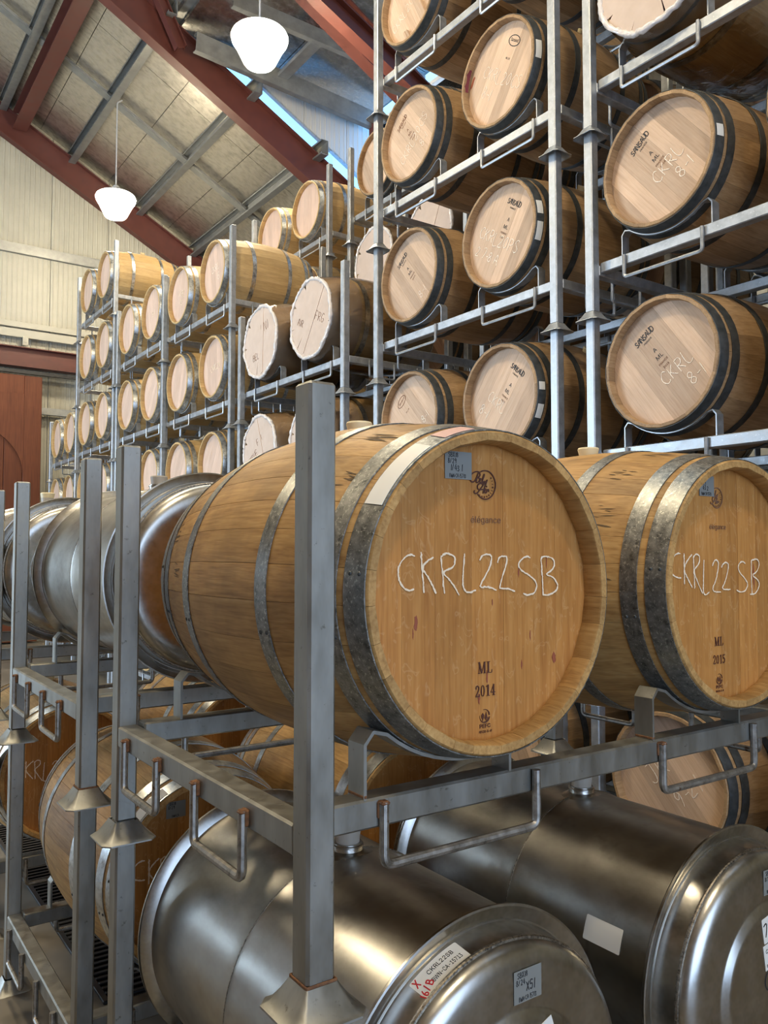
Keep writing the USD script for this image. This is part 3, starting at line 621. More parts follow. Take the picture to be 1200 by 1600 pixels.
# ------------------------------------------------------------------ stainless drums lying on the racks
DL, DR, DF = 0.905, 0.297, 0.325
def build_drum(root):
    obj('shell', lathe([(0.0, DR), (0.40, DR), (0.44, DR + .0012), (0.447, DR + .0035), (0.453, DR + .0035), (0.46, DR + .0012), (0.50, DR), (DL, DR), (DL, DR - .004), (0.0, DR - .004)], 96), 'stainless', root)
    obj('seam', lathe([(0.4485, DR + .0034), (0.4485, DR + .0045), (0.4515, DR + .0045), (0.4515, DR + .0034)], 96), 'weld', root)
    for y0, s in ((0.0, 1), (DL, -1)):
        Y = lambda v: y0 + s * v
        f = obj('flange', lathe([(Y(.018), DR - .002), (Y(.014), DR + .010), (Y(.006), DF - .003), (Y(.002), DF), (Y(-.003), DF), (Y(-.004), DF - .004), (Y(.003), DR + .004), (Y(.003), DR - .010)], 96), 'stainless_head', root)
        h = obj('head', lathe([(Y(.002), DR - .002), (Y(-.004), DR - .005), (Y(-.052), DR - .012), (Y(-.056), DR - .013), (Y(-.066), DR - .015), (Y(-.078), DR - .024), (Y(-.086), DR - .042), (Y(-.088), DR - .07), (Y(-.088), .185), (Y(-.090), .178), (Y(-.099), .166), (Y(-.101), .155), (Y(-.101), 0.0), (Y(.0), 0.0)], 96, closed=False), 'stainless_head', root, smooth=50)
        obj('weld_ring', lathe([(Y(-.050), DR - .012), (Y(-.051), DR - .0085), (Y(-.055), DR - .008), (Y(-.058), DR - .0095), (Y(-.0585), DR - .014)], 96), 'weld', h)
    def upz(pr, n=32):
        mm = lathe([(z, r) for r, z in pr], n, closed=False); mm.apply_transform(np.array([[1, 0, 0, 0], [0, 0, -1, .45], [0, 1, 0, 0], [0, 0, 0, 1.0]]))
        return mm
    nk = obj('bung_neck', upz([(.080, DR - .013), (.056, DR - .003), (.041, DR + .001), (.0345, DR + .005), (.0335, DR + .012), (.036, DR + .013), (.036, DR + .017), (.0325, DR + .018), (.0325, DR + .021), (.027, DR + .021)]), 'stainless_head', root, smooth=50)
    obj('bung', upz([(0.0265, DR + .016), (.030, DR + .048), (.028, DR + .052), (0, DR + .052)]), 'silicone_grey', root)
cd = xform('drum_kind', kind_class=True); build_drum(cd)
def drum(loc, label, marked=False):
    t = tag(xform('steel_drum', loc=loc), label, 'drum', None)
    t.GetReferences().AddInternalReference(cd.GetPath())
    if not marked: t.SetInstanceable(True)
    return t

# ------------------------------------------------------------------ the front rows: two racks deep on each level, heads towards the camera
AX, AY, BY, CY = 1.41, 1.096, 2.36, 3.78
XL, XR = 1.0195, 1.799
ZA = lambda k: PITCH * (k - 1) + .626
for y, nm in ((AY, 'nearest'), (BY, 'second'), (CY, 'third')):
    rack('front_low', (AX, y, 0.0), 0, {'nearest': 'grey steel rack on the floor under the two nearest steel drums', 'second': 'grey steel rack on the floor holding the low oak barrel at left', 'third': 'grey steel rack on the floor at the left edge, third one back'}[nm])
    rack('front', (AX, y, PITCH), 0, {'nearest': 'grey steel rack with rusty welds holding the two big chalk-marked oak barrels', 'second': 'grey steel rack holding the steel drum right behind the big front barrel', 'third': 'grey steel rack holding the steel drum at the left edge'}[nm])
b1 = barrel('near', (XL, 1.09, ZA(2) - .002), 0, 0, 'big oak barrel in front, stamped 2014, behind the tall grey post', marked=True)
C1 = [[(-0.1621,0.064),(-0.1742,0.0654),(-0.1862,0.0572),(-0.1947,0.0463),(-0.1964,0.0341),(-0.1931,0.0204),(-0.1846,0.0093),(-0.1744,0.0044),(-0.164,0.0061)],[(-0.1471,0.0704),(-0.1451,0.0431),(-0.141,0.0008)],[(-0.1216,0.0604),(-0.143,0.0445),(-0.1324,0.0276),(-0.1146,-0.0016)],[(-0.1028,0.0626),(-0.1,0.0399),(-0.095,-0.0021)],[(-0.1028,0.0598),(-0.0962,0.0668),(-0.0851,0.0677),(-0.0722,0.0625),(-0.0704,0.0525),(-0.0779,0.0425),(-0.0963,0.0342),(-0.0817,0.0197),(-0.0614,-0.0059)],[(-0.0477,0.0669),(-0.0509,0.0365),(-0.0492,0.0033),(-0.0213,0.0012)],[(-0.0112,0.0566),(-0.0013,0.0654),(0.0126,0.066),(0.0185,0.0595),(0.0124,0.0417),(0.0004,0.0242),(-0.0108,0.0076),(0.0061,0.0064),(0.0292,-0.0001)],[(0.0329,0.0505),(0.0387,0.0609),(0.0509,0.063),(0.057,0.0579),(0.0527,0.0414),(0.0456,0.0264),(0.039,0.0086),(0.0401,0.0032),(0.0585,0.0016),(0.0758,-0.0036)],[(0.118,0.0599),(0.1052,0.0617),(0.0924,0.0547),(0.0872,0.0456),(0.0964,0.0349),(0.1133,0.027),(0.1304,0.0153),(0.1346,0.0035),(0.128,-0.0071),(0.1129,-0.0113),(0.1001,-0.0085)],[(0.1476,0.0576),(0.1502,0.028),(0.1528,-0.0118)],[(0.1476,0.0576),(0.1573,0.0623),(0.1751,0.0597),(0.184,0.0512),(0.1793,0.0371),(0.1613,0.0273),(0.179,0.0214),(0.1923,0.0069),(0.1876,-0.0055),(0.1696,-0.0123),(0.1528,-0.0124)]]
C2 = [[(-0.1945,0.0691),(-0.2096,0.0673),(-0.2226,0.0555),(-0.2286,0.0386),(-0.2246,0.0233),(-0.2083,0.0153),(-0.1934,0.0137)],[(-0.1799,0.0698),(-0.1799,0.0347),(-0.1798,0.0004)],[(-0.1516,0.0656),(-0.1787,0.0364),(-0.1692,0.014),(-0.1516,-0.0077)],[(-0.1448,0.0639),(-0.143,0.0274),(-0.1414,-0.0107)],[(-0.1449,0.0587),(-0.1331,0.0674),(-0.1216,0.0621),(-0.1251,0.0447),(-0.1413,0.0291),(-0.1294,0.0029),(-0.1127,-0.0226)],[(-0.1043,0.0533),(-0.1068,0.013),(-0.1068,-0.0227),(-0.086,-0.0208)],[(-0.0702,0.0408),(-0.0595,0.0532),(-0.0474,0.0495),(-0.048,0.0335),(-0.0593,0.0051),(-0.0709,-0.0159),(-0.0408,-0.022)],[(-0.0338,0.0369),(-0.0198,0.0476),(-0.0075,0.0439),(-0.008,0.0295),(-0.0215,0.0008),(-0.0313,-0.014),(-0.0003,-0.0169)],[(0.0641,0.0453),(0.0499,0.0491),(0.0367,0.04),(0.0394,0.0253),(0.0613,0.0085),(0.0738,-0.0065),(0.0634,-0.021),(0.0439,-0.0242),(0.0293,-0.0202)],[(0.0925,0.0507),(0.0915,0.0098),(0.0926,-0.0303)],[(0.0925,0.0507),(0.116,0.0544),(0.1263,0.0431),(0.1148,0.0244),(0.0977,0.0153),(0.1206,0.0019),(0.1233,-0.0132),(0.1093,-0.0278),(0.086,-0.0308)]]
LOGO = [[(0.0016,0.2193),(0.0103,0.2216),(0.0206,0.2204),(0.0294,0.2148),(0.0353,0.2063),(0.0375,0.1959),(0.0344,0.1841),(0.0276,0.175),(0.0187,0.1697),(0.0099,0.1686),(0.0012,0.1712),(-0.006,0.1769)],[(-0.0013,0.2175),(-0.01,0.2186),(-0.0187,0.2154),(-0.0244,0.2096),(-0.0252,0.2031),(-0.0216,0.1995),(-0.0159,0.1998),(-0.0101,0.2061),(-0.0064,0.2139),(-0.0028,0.2163),(-0.0007,0.2137),(-0.0029,0.2097),(-0.0079,0.2073)],[(-0.0079,0.2073),(-0.0029,0.2067),(-0.0019,0.2032),(-0.0058,0.1992),(-0.0102,0.1995)],[(-0.006,0.215),(-0.0102,0.1998)],[(-0.0015,0.2027),(0.0017,0.2043),(0.0007,0.2064),(-0.0015,0.2044),(-0.0015,0.2005),(0.0014,0.199),(0.0036,0.2002)],[(0.0036,0.2002),(0.0095,0.2126),(0.0081,0.2131),(0.0051,0.2025),(0.0065,0.1993),(0.0094,0.2016)],[(-0.0146,0.183),(-0.0153,0.1798),(-0.0103,0.1783),(-0.0031,0.1836),(0.0072,0.195),(0.0168,0.2042)],[(0.0168,0.2042),(0.0116,0.193),(0.0063,0.1796)],[(0.0072,0.1944),(0.0043,0.197),(-0.003,0.1966),(-0.0073,0.1921),(-0.0059,0.1867),(0.0013,0.1859),(0.013,0.1876)],[(0.013,0.1876),(0.0107,0.182),(0.0129,0.1804)],[(0.0152,0.1926),(0.0155,0.1921)],[(0.0166,0.1866),(0.0151,0.1811)],[(0.0159,0.185),(0.0196,0.1868),(0.0203,0.1835)]]
mark(b1, 'chalk_writing', C1, .0031, 'chalk', jag=.0004, label='white chalk letters and digits')
b2 = barrel('near', (XR, 1.095, ZA(2) - .003), 0, 0, 'big oak barrel stamped 2015 at the right edge, beside the front one', marked=True)
mark(b2, 'chalk_writing', [[(x + .012, z) for x, z in l] for l in C2], .0030, 'chalk', jag=.0004, label='white chalk letters and digits')
def serif(text, h):
    """Stamped serif capitals and figures with thick stems and thin joins."""
    T, t = .17, .06; gs = []; x = 0
    bar = lambda a, b, c, d: sbox(min(a, c), min(b, d), max(a, c), max(b, d))
    ln = lambda pts, w: LineString(pts).buffer(w / 2, cap_style='flat', quad_segs=3)
    for ch in text:
        if ch == 'M': g = [ln([(.1, 0), (.14, 1)], t), ln([(.12, 1), (.42, .02)], T), ln([(.42, .02), (.72, 1)], t), ln([(.76, 0), (.74, 1)], T), bar(-.02, 0, .24, .05), bar(.6, 0, .9, .05), bar(0, .95, .2, 1), bar(.66, .95, .88, 1)]; w = 1.0
        elif ch == 'L': g = [bar(.1, 0, .1 + T, 1), bar(0, .95, .38, 1), bar(0, 0, .6, .05), ln([(.57, 0), (.6, .28)], t)]; w = .72
        elif ch == '2': g = [ln([(.06, .72), (.1, .9), (.25, .98), (.4, .86), (.42, .7), (.32, .48), (.06, .06)], .10), bar(.03, 0, .48, .10), ln([(.46, .02), (.5, .24)], t), Point(.09, .74).buffer(.07)]; w = .62
        elif ch == '0': g = [affinity.scale(Point(.25, .5).buffer(.5), .46, 1).difference(affinity.scale(Point(.25, .5).buffer(.45), .26, 1))]; w = .62
        elif ch == '1': g = [bar(.18, 0, .18 + T, 1), bar(.06, 0, .46, .05), ln([(.04, .82), (.22, .97)], t)]; w = .56
        elif ch == '4': g = [bar(.30, 0, .30 + T * .9, 1), ln([(.02, .28), (.38, .98)], t), bar(.0, .25, .56, .32), bar(.2, 0, .55, .04)]; w = .64
        elif ch == '5': g = [ln([(.12, .96), (.1, .55)], t), bar(.1, .88, .46, 1), ln([(.1, .55), (.28, .62), (.44, .45), (.42, .18), (.26, .02), (.06, .1)], .09), Point(.09, .14).buffer(.06)]; w = .62
        gs += [affinity.translate(q, x, 0) for q in g]; x += w
    u = unary_union(gs); u = affinity.translate(u, -x / 2 + .05, -.5); return extr(affinity.scale(u, h, h, origin=(0, 0)), .0006)
def stamps(t, year, dx, dz, f, ink, lines):
    mark(t, 'stamped_emblem', [[((x - .008) * f + dx, (y - .195) * f + .195 + dz) for x, y in l] for l in LOGO], .0024, ink, label='burnt-in round script emblem')
    for i, ch in enumerate('tonnellerie'):
        a = math.radians(-118 + i * 15.5); px, py = (.0085 + .0225 * math.cos(a) - .008) * f + dx, (.195 + .0225 * math.sin(a) - .195) * f + .195 + dz
        put(t, 'stamped_letter', printed(ch, .0042, bold=True), ink, dx=px, dz=py, rot=a + PI / 2)
    put(t, 'stamped_text', printed('élégance', .0115, width=.074 * f), 'stamp_faint', dx=.0055 + dx, dz=.129 + dz * .3)
    put(t, 'stamped_text', serif('ML', .021), 'burnt_ink', dx=.001 + dx, dz=-.1405 + dz * .5)
    put(t, 'stamped_text', serif(year, .0205), 'burnt_ink', dx=.001 + dx, dz=-.1825 + dz * .5)
    r = Point(0, 0).buffer(.0125).difference(Point(-.0012, .0008).buffer(.0108)).difference(sbox(-.02, .002, -.004, .02)).difference(sbox(.004, -.002, .02, .001))
    tr1 = Polygon([(-.0075, -.004), (-.0085, .002), (-.005, .0062), (-.0018, .002), (-.0028, -.004), (-.0042, -.004), (-.0042, -.008), (-.006, -.008), (-.006, -.004)])
    tr2 = Polygon([(-.001, -.005), (.003, .0075), (.007, -.005), (.004, -.005), (.004, -.008), (.002, -.008), (.002, -.005)])
    put(t, 'stamped_emblem', extr(unary_union([r, tr1, tr2]), .0006), 'burnt_ink', dx=-.0005 + dx, dz=-.2285 + dz * .5, label='small stamped ring with two trees')
    put(t, 'stamped_text', printed('PEFC', .0068, bold=True, width=.026), 'burnt_ink', dx=0 + dx, dz=-.2462 + dz * .5)
    put(t, 'stamped_text', printed('PEFC/10-31-69', .0042, bold=True, width=.031), 'burnt_ink', dx=.001 + dx, dz=-.2565 + dz * .5)
stamps(b1, '2014', 0, 0, 1.0, 'burnt_ink', None)
stamps(b2, '2015', -.039, .006, .9, 'stamp_faint', None)
def sticker(t, x, z, w, h, rows, y=HY - .0012, rot=0.0, m='label_grey', ink='black_ink', parent=None, tilt=0):
    s = put(t, 'sticker', extr(sbox(-w / 2, -h / 2, w / 2, h / 2), .0009), m, y=y, dx=x, dz=z, rot=0, label='small grey hand-written sticker')
    for i, (txt, hx, u, v) in enumerate(rows):
        obj('handwriting', face_map(strokes(hand(txt, hx, x + u * w, z + v * h, seed=i, narrow=.8), hx * .13, .0004), y - .0009), ink, s, smooth=False)
    return s
sticker(b1, -.0615, .2275, .063, .050, (('SBX18', .0085, -.18, .38), ('8/29', .0085, -.22, .16), ('1/43 1', .010, -.06, -.10), ('BWN-CA 15713', .0062, -.02, -.38)))
sticker(b2, -.076, .2275, .058, .048, (('SBX18', .0085, -.18, .38), ('8/29', .0085, -.22, .16), ('43 2', .010, -.06, -.10), ('BWN-CA 15713', .0062, -.02, -.38)))
def hoop_label(t, y0, y1, a0, a1, m, label, dr_=.0032):
    ys = np.linspace(y0, y1, 5); r = brad(ys) + dr_
    prof = [(y, q) for y, q in zip(ys, r)] + [(y, q + .0006) for y, q in zip(ys[::-1], r[::-1])]
    return obj('sticker', lathe(prof, 14, a0, a1), m, t, label=label)
R_ = math.radians
hoop_label(b1, .008, .047, R_(121), R_(150), 'label_white', 'white paper sticker on the front hoop')
hoop_label(b1, .010, .046, R_(100), R_(114), 'label_pink', 'pink and white paper sticker on the front hoop')
def stain(t, x, z, w, h, m='wine_stain', seed=0, y=HY - .0004):
    rs = np.random.RandomState(seed); a = np.linspace(0, 2 * PI, 16, endpoint=False)
    pg = Polygon([(x + w * math.cos(q) * rs.uniform(.5, 1.1), z + h * math.sin(q) * rs.uniform(.6, 1.1)) for q in a]).buffer(0)
    obj('stain', face_map(extr(pg, .0003), y), m, t, smooth=False)
mat('stain_soft', {'p': ('principled_bsdf', {'base_color': (0.28, 0.075, 0.035), 'roughness': .6})}, [])
for i, (x, z, w, h) in enumerate(((-.158, -.052, .005, .014), (-.164, -.070, .002, .010), (.088, .033, .0022, .012), (.020, -.022, .0015, .007), (.163, .052, .0016, .014), (.117, -.088, .0018, .011), (.094, -.142, .002, .010), (.006, -.158, .0025, .013), (-.014, -.196, .003, .011), (.182, -.135, .006, .012))):
    stain(b1, x, z, w, h, 'stain_soft', i)
stain(b2, .115, .015, .004, .035, 'stain_soft', 5)

mat('scuff', {'p': ('principled_bsdf', {'base_color': (0.12, 0.075, 0.035), 'roughness': .8})}, [])
def scuffs(t, spots, seed):
    rs = np.random.RandomState(seed); ms = []
    for y, a, ln, n in spots:
        for i in range(n):
            yy = y + rs.normal(0, .012); aa = R_(a + rs.normal(0, 2.2)); L_ = ln * rs.uniform(.3, 1); w = rs.uniform(.0006, .0022)
            ys = np.linspace(yy - L_ / 2, yy + L_ / 2, 5); r = brad(ys) + .0006; ww = w * np.array([.15, .8, 1, .7, .15]) / RB
            skew = np.linspace(-1, 1, 5) * rs.normal(0, .006)
            V = np.concatenate([np.stack([r * np.cos(aa + skew + s_ * ww), ys, r * np.sin(aa + skew + s_ * ww)], -1) for s_ in (-1, 1)])
            F = [f for k in range(4) for f in ((k, k + 1, k + 6), (k, k + 6, k + 5))]; ms.append(trimesh.Trimesh(V, F, process=False))
    obj('scuff_marks', cat(ms), 'scuff', t, smooth=False, kind='stuff', label='dark scuffs on the staves')
scuffs(b1, ((.16, 118, .07, 16), (.19, 100, .06, 10), (.13, 140, .05, 6), (.80, 160, .05, 8), (.72, 175, .06, 6), (.84, 190, .05, 6)), 1)
scuffs(b2, ((.17, 103, .07, 16), (.20, 125, .05, 8), (.18, 150, .05, 6), (.16, 176, .04, 6)), 2)

# level 1 of the front rows: steel drums, then oak barrels further back
DZ0 = ZA(1) - .006
d1 = drum((XL, 1.15, DZ0), 'steel drum lying below the front barrel, white printed label on its rim', True)
d2 = drum((XR, 1.15, DZ0), 'steel drum at the lower right, numbered labels on its end', True)
def drum_label(t, w, h, ac, yc, rows, r=lambda y: DR - .006 + np.clip(y, -.06, 0) * .145 + .0012, m='label_white'):
    g = sbox(-w / 2, -h / 2, w / 2, h / 2).buffer(-.003).buffer(.003)
    s = obj('label', bend(extr(g, .0006), r, ac, yc, .008), m, t, smooth=True, label='white printed paper label')
    for mm, ink, u, v in rows:
        mm.apply_translation([u, v, .0006]); obj('print', bend(mm, r, ac, yc, .01), ink, s, smooth=False)
drum_label(d1, .110, .044, R_(114), -.028, ((printed('CKRL22SB', .0085), 'black_ink', .008, .009), (printed('BWN-CA-15713', .0085, width=.068), 'black_ink', .010, -.008), (strokes(hand('X', .015, 0, 0), .0022, .0004), 'red_ink', -.044, .012), (strokes(hand('16/B', .013, 0, 0, rot=.4), .0022, .0004), 'red_ink', -.040, -.009)))
sticker(d1, .030, .219, .066, .055, (('SBX18', .009, -.18, .36), ('8/24', .009, -.25, .14), ('X51', .014, .12, -.06), ('BWN-CA 15713', .0068, 0, -.38)), y=-.0885)
put(d1, 'label', extr(sbox(-.03, -.02, .03, .02), .0008), 'label_white', y=-.1015, dx=.052, dz=.130, rot=.35, label='blank white label')
sticker(d2, .028, .222, .066, .055, (('SBX18', .009, -.18, .36), ('8/24', .009, -.25, .14), ('X52', .014, .12, -.06), ('BWN-CA 15713', .0068, 0, -.38)), y=-.0885)
q1 = put(d2, 'label', extr(sbox(-.045, -.028, .045, .028).buffer(-.003).buffer(.003), .0008), 'label_white', y=-.1015, dx=.010, dz=.133, rot=.16, label='white label with large black number')
mm = strokes(hand('75-1', .026, 0, 0, narrow=.85), .003, .0004); put(d2, 'print', mm, 'black_ink', y=-.1024, dx=-.003, dz=.131, rot=.16, parent=q1)
q2 = put(d2, 'label', extr(sbox(-.045, -.028, .045, .028), .0008), 'label_white', y=-.1015, dx=.014, dz=.074, rot=.16, label='white label with small print')
put(d2, 'print', printed('CKRL22SB', .009), 'black_ink', y=-.1024, dx=.006, dz=.086, rot=.16, parent=q2)
put(d2, 'print', printed('BWN-CA-15713', .006), 'black_ink', y=-.1024, dx=.012, dz=.055, rot=.16, parent=q2)
put(d2, 'handwriting', strokes(hand('CK 5', .036, 0, 0, narrow=.8), .0035, .0004), 'black_ink', y=-.1012, dx=.012, dz=.018, rot=.05, label='black marker letters')
drum_label(d2, .054, .105, R_(161), .142, (), r=lambda y: np.full_like(np.asarray(y, float), DR + .0008))
LY = BY - .006
lb = barrel('low', (XL, LY, ZA(1)), 0, 0, 'low oak barrel left of the front drum, bright hoops, chalk letters on its head', marked=True)
mark(lb, 'chalk_writing', C2, .004, 'chalk_faint', jag=.0004)
sticker(lb, -.10, .20, .06, .048, (('SBX18', .0085, -.18, .38), ('8/29', .0085, -.22, .16), ('BWN-CA', .0062, -.02, -.38)))
hoop_label(lb, .010, .046, R_(118), R_(140), 'label_white', 'white paper sticker on the front hoop')
barrel('low', (XR, LY, ZA(1)), 0, 0, 'low oak barrel in the shadow right behind the front steel drum')
d4 = drum((XL, BY + .054, ZA(2) - .006), 'steel drum right behind the big front oak barrel', True)
put(d4, 'label', extr(sbox(-.03, -.05, .03, .05), .0008), 'tape_blue', y=-.089, dx=.06, dz=-.235, rot=.1, label='blue label')
drum((XR, BY + .054, ZA(2) - .006), 'steel drum hidden behind the two big front barrels')
lc = barrel('low', (XL - .05, CY - .006, ZA(1)), 0, 0, 'low oak barrel at the left edge with chalk letters behind the posts', marked=True)
mark(lc, 'chalk_writing', C2, .004, 'chalk_faint', jag=.0004)
barrel('low', (XR, CY - .006, ZA(1)), 0, 0, 'low oak barrel deep in the third floor rack')
d5 = drum((XL - .06, CY + .054, ZA(2) - .006), 'steel drum at the left edge with a white bung on top', True)
drum((XR, CY + .054, ZA(2) - .006), 'steel drum in the third front rack, inner place')
mmw = lathe([(DR + .050, 0.0), (DR + .050, .030), (DR + .072, .034), (DR + .076, .030), (DR + .076, 0.0)], 24, closed=False); mmw.apply_transform(np.array([[1, 0, 0, 0], [0, 0, -1, .45], [0, 1, 0, 0], [0, 0, 0, 1.0]]))
obj('bung_cap', mmw, 'silicone', d5)

# ------------------------------------------------------------------ the wall of racks: heads face the aisle (-x), stacks side by side along y
WX = 3.0
wood_marks = {}
def chalked(t, rows, col='chalk_thin', w=.0037):
    L = []
    for i, (txt, h, u, v) in enumerate(rows): L += hand(txt, h, u, v, seed=i + len(txt), narrow=.95)
    mark(t, 'chalk_writing', L, w, col, jag=.0005, label='chalk letters and digits')
def cooper(t, kind, ink='black_ink'):
    if kind == 'S':
        mark(t, 'stamped_text', hand('SANSAUD', .026, 0, .175, gap=.70, narrow=.9), .0034, ink)
        put(t, 'stamped_text', printed('FRANCE', .009), ink, dx=0, dz=.145)
        put(t, 'stamped_text', printed('A', .020), ink, dx=0, dz=.085); put(t, 'stamped_text', printed('ML', .020), ink, dx=0, dz=.045)
        for z in (.012, -.012): put(t, 'stamped_text', printed('2018' if z < 0 else 'FRANCE', .010), 'stamp_faint', dx=0, dz=z)
    else:
        r = affinity.scale(Point(0, 0).buffer(.05), 1, .58); put(t, 'stamped_emblem', extr(r.difference(affinity.scale(r, .9, .86)), .0006), ink, dx=0, dz=.175, label='oval stamp')
        put(t, 'stamped_text', printed('Sansaud', .016, width=.066), ink, dx=0, dz=.178)
        put(t, 'stamped_text', printed('M J B', .010), ink, dx=0, dz=.085)
def hoop_tag(t, a0, a1): hoop_label(t, .010, .044, R_(a0), R_(a1), 'label_white', 'white paper sticker on the front hoop', dr_=.0034)
def cardboard_barrel(root):
    """A barrel capped with cardboard discs and wrapped in clear film."""
    rs = np.random.RandomState(9)
    n = 24; a = np.linspace(0, 2 * PI, n + 1)
    for i in range(n): obj('stave', stave_mesh(a[i], a[i + 1], 7, 2), 'oak_stave_pale', root)
    obj('cardboard_band', lathe([(0.0, float(brad(0.0)) + .003), (.12, float(brad(.12)) + .003), (.235, float(brad(.235)) + .003), (.235, float(brad(.235)) + .001), (.12, float(brad(.12)) + .001), (0.0, float(brad(0.0)) + .001)], 60), 'cardboard_brown', root)
    for (u, v) in (HOOPS[2], (BL - HOOPS[2][1], BL - HOOPS[2][0])): obj('hoop', hoop_mesh(u, v, 44), 'hoop_bright', root)
    R = RC + .006; k = 26
    ang = np.linspace(0, 2 * PI, k, endpoint=False) + .1; pg = Polygon([((R + rs.uniform(-.010, .004)) * math.cos(q), (R + rs.uniform(-.010, .004)) * math.sin(q)) for q in ang])
    for aa, ln, w in ((2.3, .06, .030), (3.05, .05, .022), (4.35, .15, .006), (.15, .03, .012), (1.45, .035, .014), (5.1, .05, .006), (3.7, .06, .004)):
        c, s_ = math.cos(aa), math.sin(aa)
        pg = pg.difference(Polygon([(c * R * 1.05 - s_ * w, s_ * R * 1.05 + c * w), (c * R * 1.05 + s_ * w, s_ * R * 1.05 - c * w), (c * (R - ln), s_ * (R - ln))]))
    obj('cardboard_disc', face_map(extr(pg, .005), -.001), 'cardboard', root, smooth=False)
    fl = Polygon([(-.02, -.27), (.015, -.26), (.10, .26), (.055, .275)]); obj('cardboard_flap', face_map(extr(fl, .003), -.0062), 'cardboard', root, smooth=False)
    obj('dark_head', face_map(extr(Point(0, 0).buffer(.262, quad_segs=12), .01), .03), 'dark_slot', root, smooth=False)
    obj('rear_cardboard_disc', face_map(extr(Point(0, 0).buffer(R, quad_segs=10), .005), BL + .006), 'cardboard', root, smooth=False)
    # film: crumpled rim and a thin, puckered sleeve
    nn, mm_ = 110, 6; V = []
    for i in range(nn):
        q = 2 * PI * i / nn
        for j in range(mm_):
            b = 2 * PI * j / mm_; rr = .015 * (1 + .5 * math.sin(7 * q + j) * rs.uniform(.3, 1) + rs.uniform(-.35, .35)); V.append(((R - .006 + rr * math.cos(b)) * math.cos(q), -.004 + rr * .9 * math.sin(b), (R - .006 + rr * math.cos(b)) * math.sin(q)))
    F = []
    for i in range(nn):
        for j in range(mm_):
            a_, b_, c_, d_ = i * mm_ + j, i * mm_ + (j + 1) % mm_, ((i + 1) % nn) * mm_ + (j + 1) % mm_, ((i + 1) % nn) * mm_ + j
            F += [(a_, b_, c_), (a_, c_, d_)]
    rim = trimesh.Trimesh(V, F, process=False)
    if rim.volume < 0: rim.invert()
    obj('film_rim', rim, 'film_crumple', root, smooth=True)
    ys = np.linspace(.0, BL, 26); qs = np.linspace(0, 2 * PI, 72, endpoint=False)
    P = np.stack(np.meshgrid(ys, qs, indexing='ij'), -1); nz = meshkit.noise(np.stack([P[..., 0] * 14, np.cos(P[..., 1]) * 5, np.sin(P[..., 1]) * 5], -1), 3)
    rr = brad(P[..., 0]) + .006 + .010 * nz
    V = np.stack([rr * np.cos(P[..., 1]), P[..., 0], rr * np.sin(P[..., 1])], -1).reshape(-1, 3); F = []
    for i in range(25):
        for j in range(72):
            a_, b_, c_, d_ = i * 72 + j, i * 72 + (j + 1) % 72, (i + 1) * 72 + (j + 1) % 72, (i + 1) * 72 + j
            F += [(a_, c_, b_), (a_, d_, c_)]
    obj('film_sleeve', trimesh.Trimesh(V, F, process=False), 'cling_film', root, smooth=True)
cw = xform('barrel_kind_wrapped', kind_class=True); cardboard_barrel(cw); BK['wrapped'] = cw
LEV = {1: 'floor', 2: 'second', 3: 'third', 4: 'fourth', 5: 'fifth', 6: 'sixth'}
def stack(where, xf, yc, rk, levels, kind, bx=.40, off=0.0, skip=(), special={}, row=1, group=None, wobble=0.0, behind=''):
    for k in levels:
        z = PITCH * (k - 1)
        rack(rk, (xf, yc, z), -90, f'galvanized rack, {LEV[k]} level up, {where}')
        for side, sx in (('left', -1), ('right', 1)):                    # seen from the aisle: local +x is to the right
            if (k, side) in skip: continue
            rs = np.random.RandomState(int(k * 17 + yc * 10 + (sx + 1) * 3 + row * 101)); sp = special.get((k, side), {})
            roll = sp.get('roll', rs.uniform(-42, 42)); kd = sp.get('kind', kind)
            lab = sp.get('label') or f"{'cardboard-capped film-wrapped barrel' if kd == 'wrapped' else 'oak barrel with bright hoops' if kd in ('pale', 'far') else 'oak barrel with dark hoops'}, {side} one, {LEV[k]} level, {where}"
            t = barrel(kd, (xf - .004 + sp.get('dx', 0) + (rs.uniform(-wobble, wobble) if wobble else 0), yc - sx * bx + off, z + .626), -90, -roll, lab, marked='marks' in sp, name='wrapped_barrel' if kd == 'wrapped' else 'oak_barrel')
            if 'marks' in sp: sp['marks'](t)
def mk(kind=None, rows=(), tags=(), ink='black_ink', col='chalk_thin', w=.0037, extra=None):
    def f(t):
        if kind: cooper(t, kind, ink)
        if rows: chalked(t, rows, col, w)
        for a in tags: hoop_tag(t, *a)
        if extra: extra(t)
    return f
def brace(t):
    obj('head_brace', rbox((.03, HY - .014, 0), (.055, .026, .50), .004), 'oak_head_pale', t, smooth=False)
    for z in (-.20, -.10): obj('head_pin', rbox((-.17 - z * .2, HY - .012, -.16 + z * .12), (.018, .022, .07), .003), 'oak_head_pale', t, smooth=False)
def wine(t):
    obj('stain', lathe([(.004, RC - .0165), (.030, RC - .0262), (.030, RC - .0255), (.004, RC - .0155)], 20, R_(186), R_(212)), 'wine_stain', t)
    stain(t, -.235, -.085, .012, .045, 'stain_soft', 3)
def spill(t):
    ys = np.linspace(.385, .56, 8); r = brad(ys) + .0006
    obj('stain', lathe([(y, q) for y, q in zip(ys, r)] + [(y, q + .0003) for y, q in zip(ys[::-1], r[::-1])], 16, R_(70), R_(118)), 'mottled_wine', t)
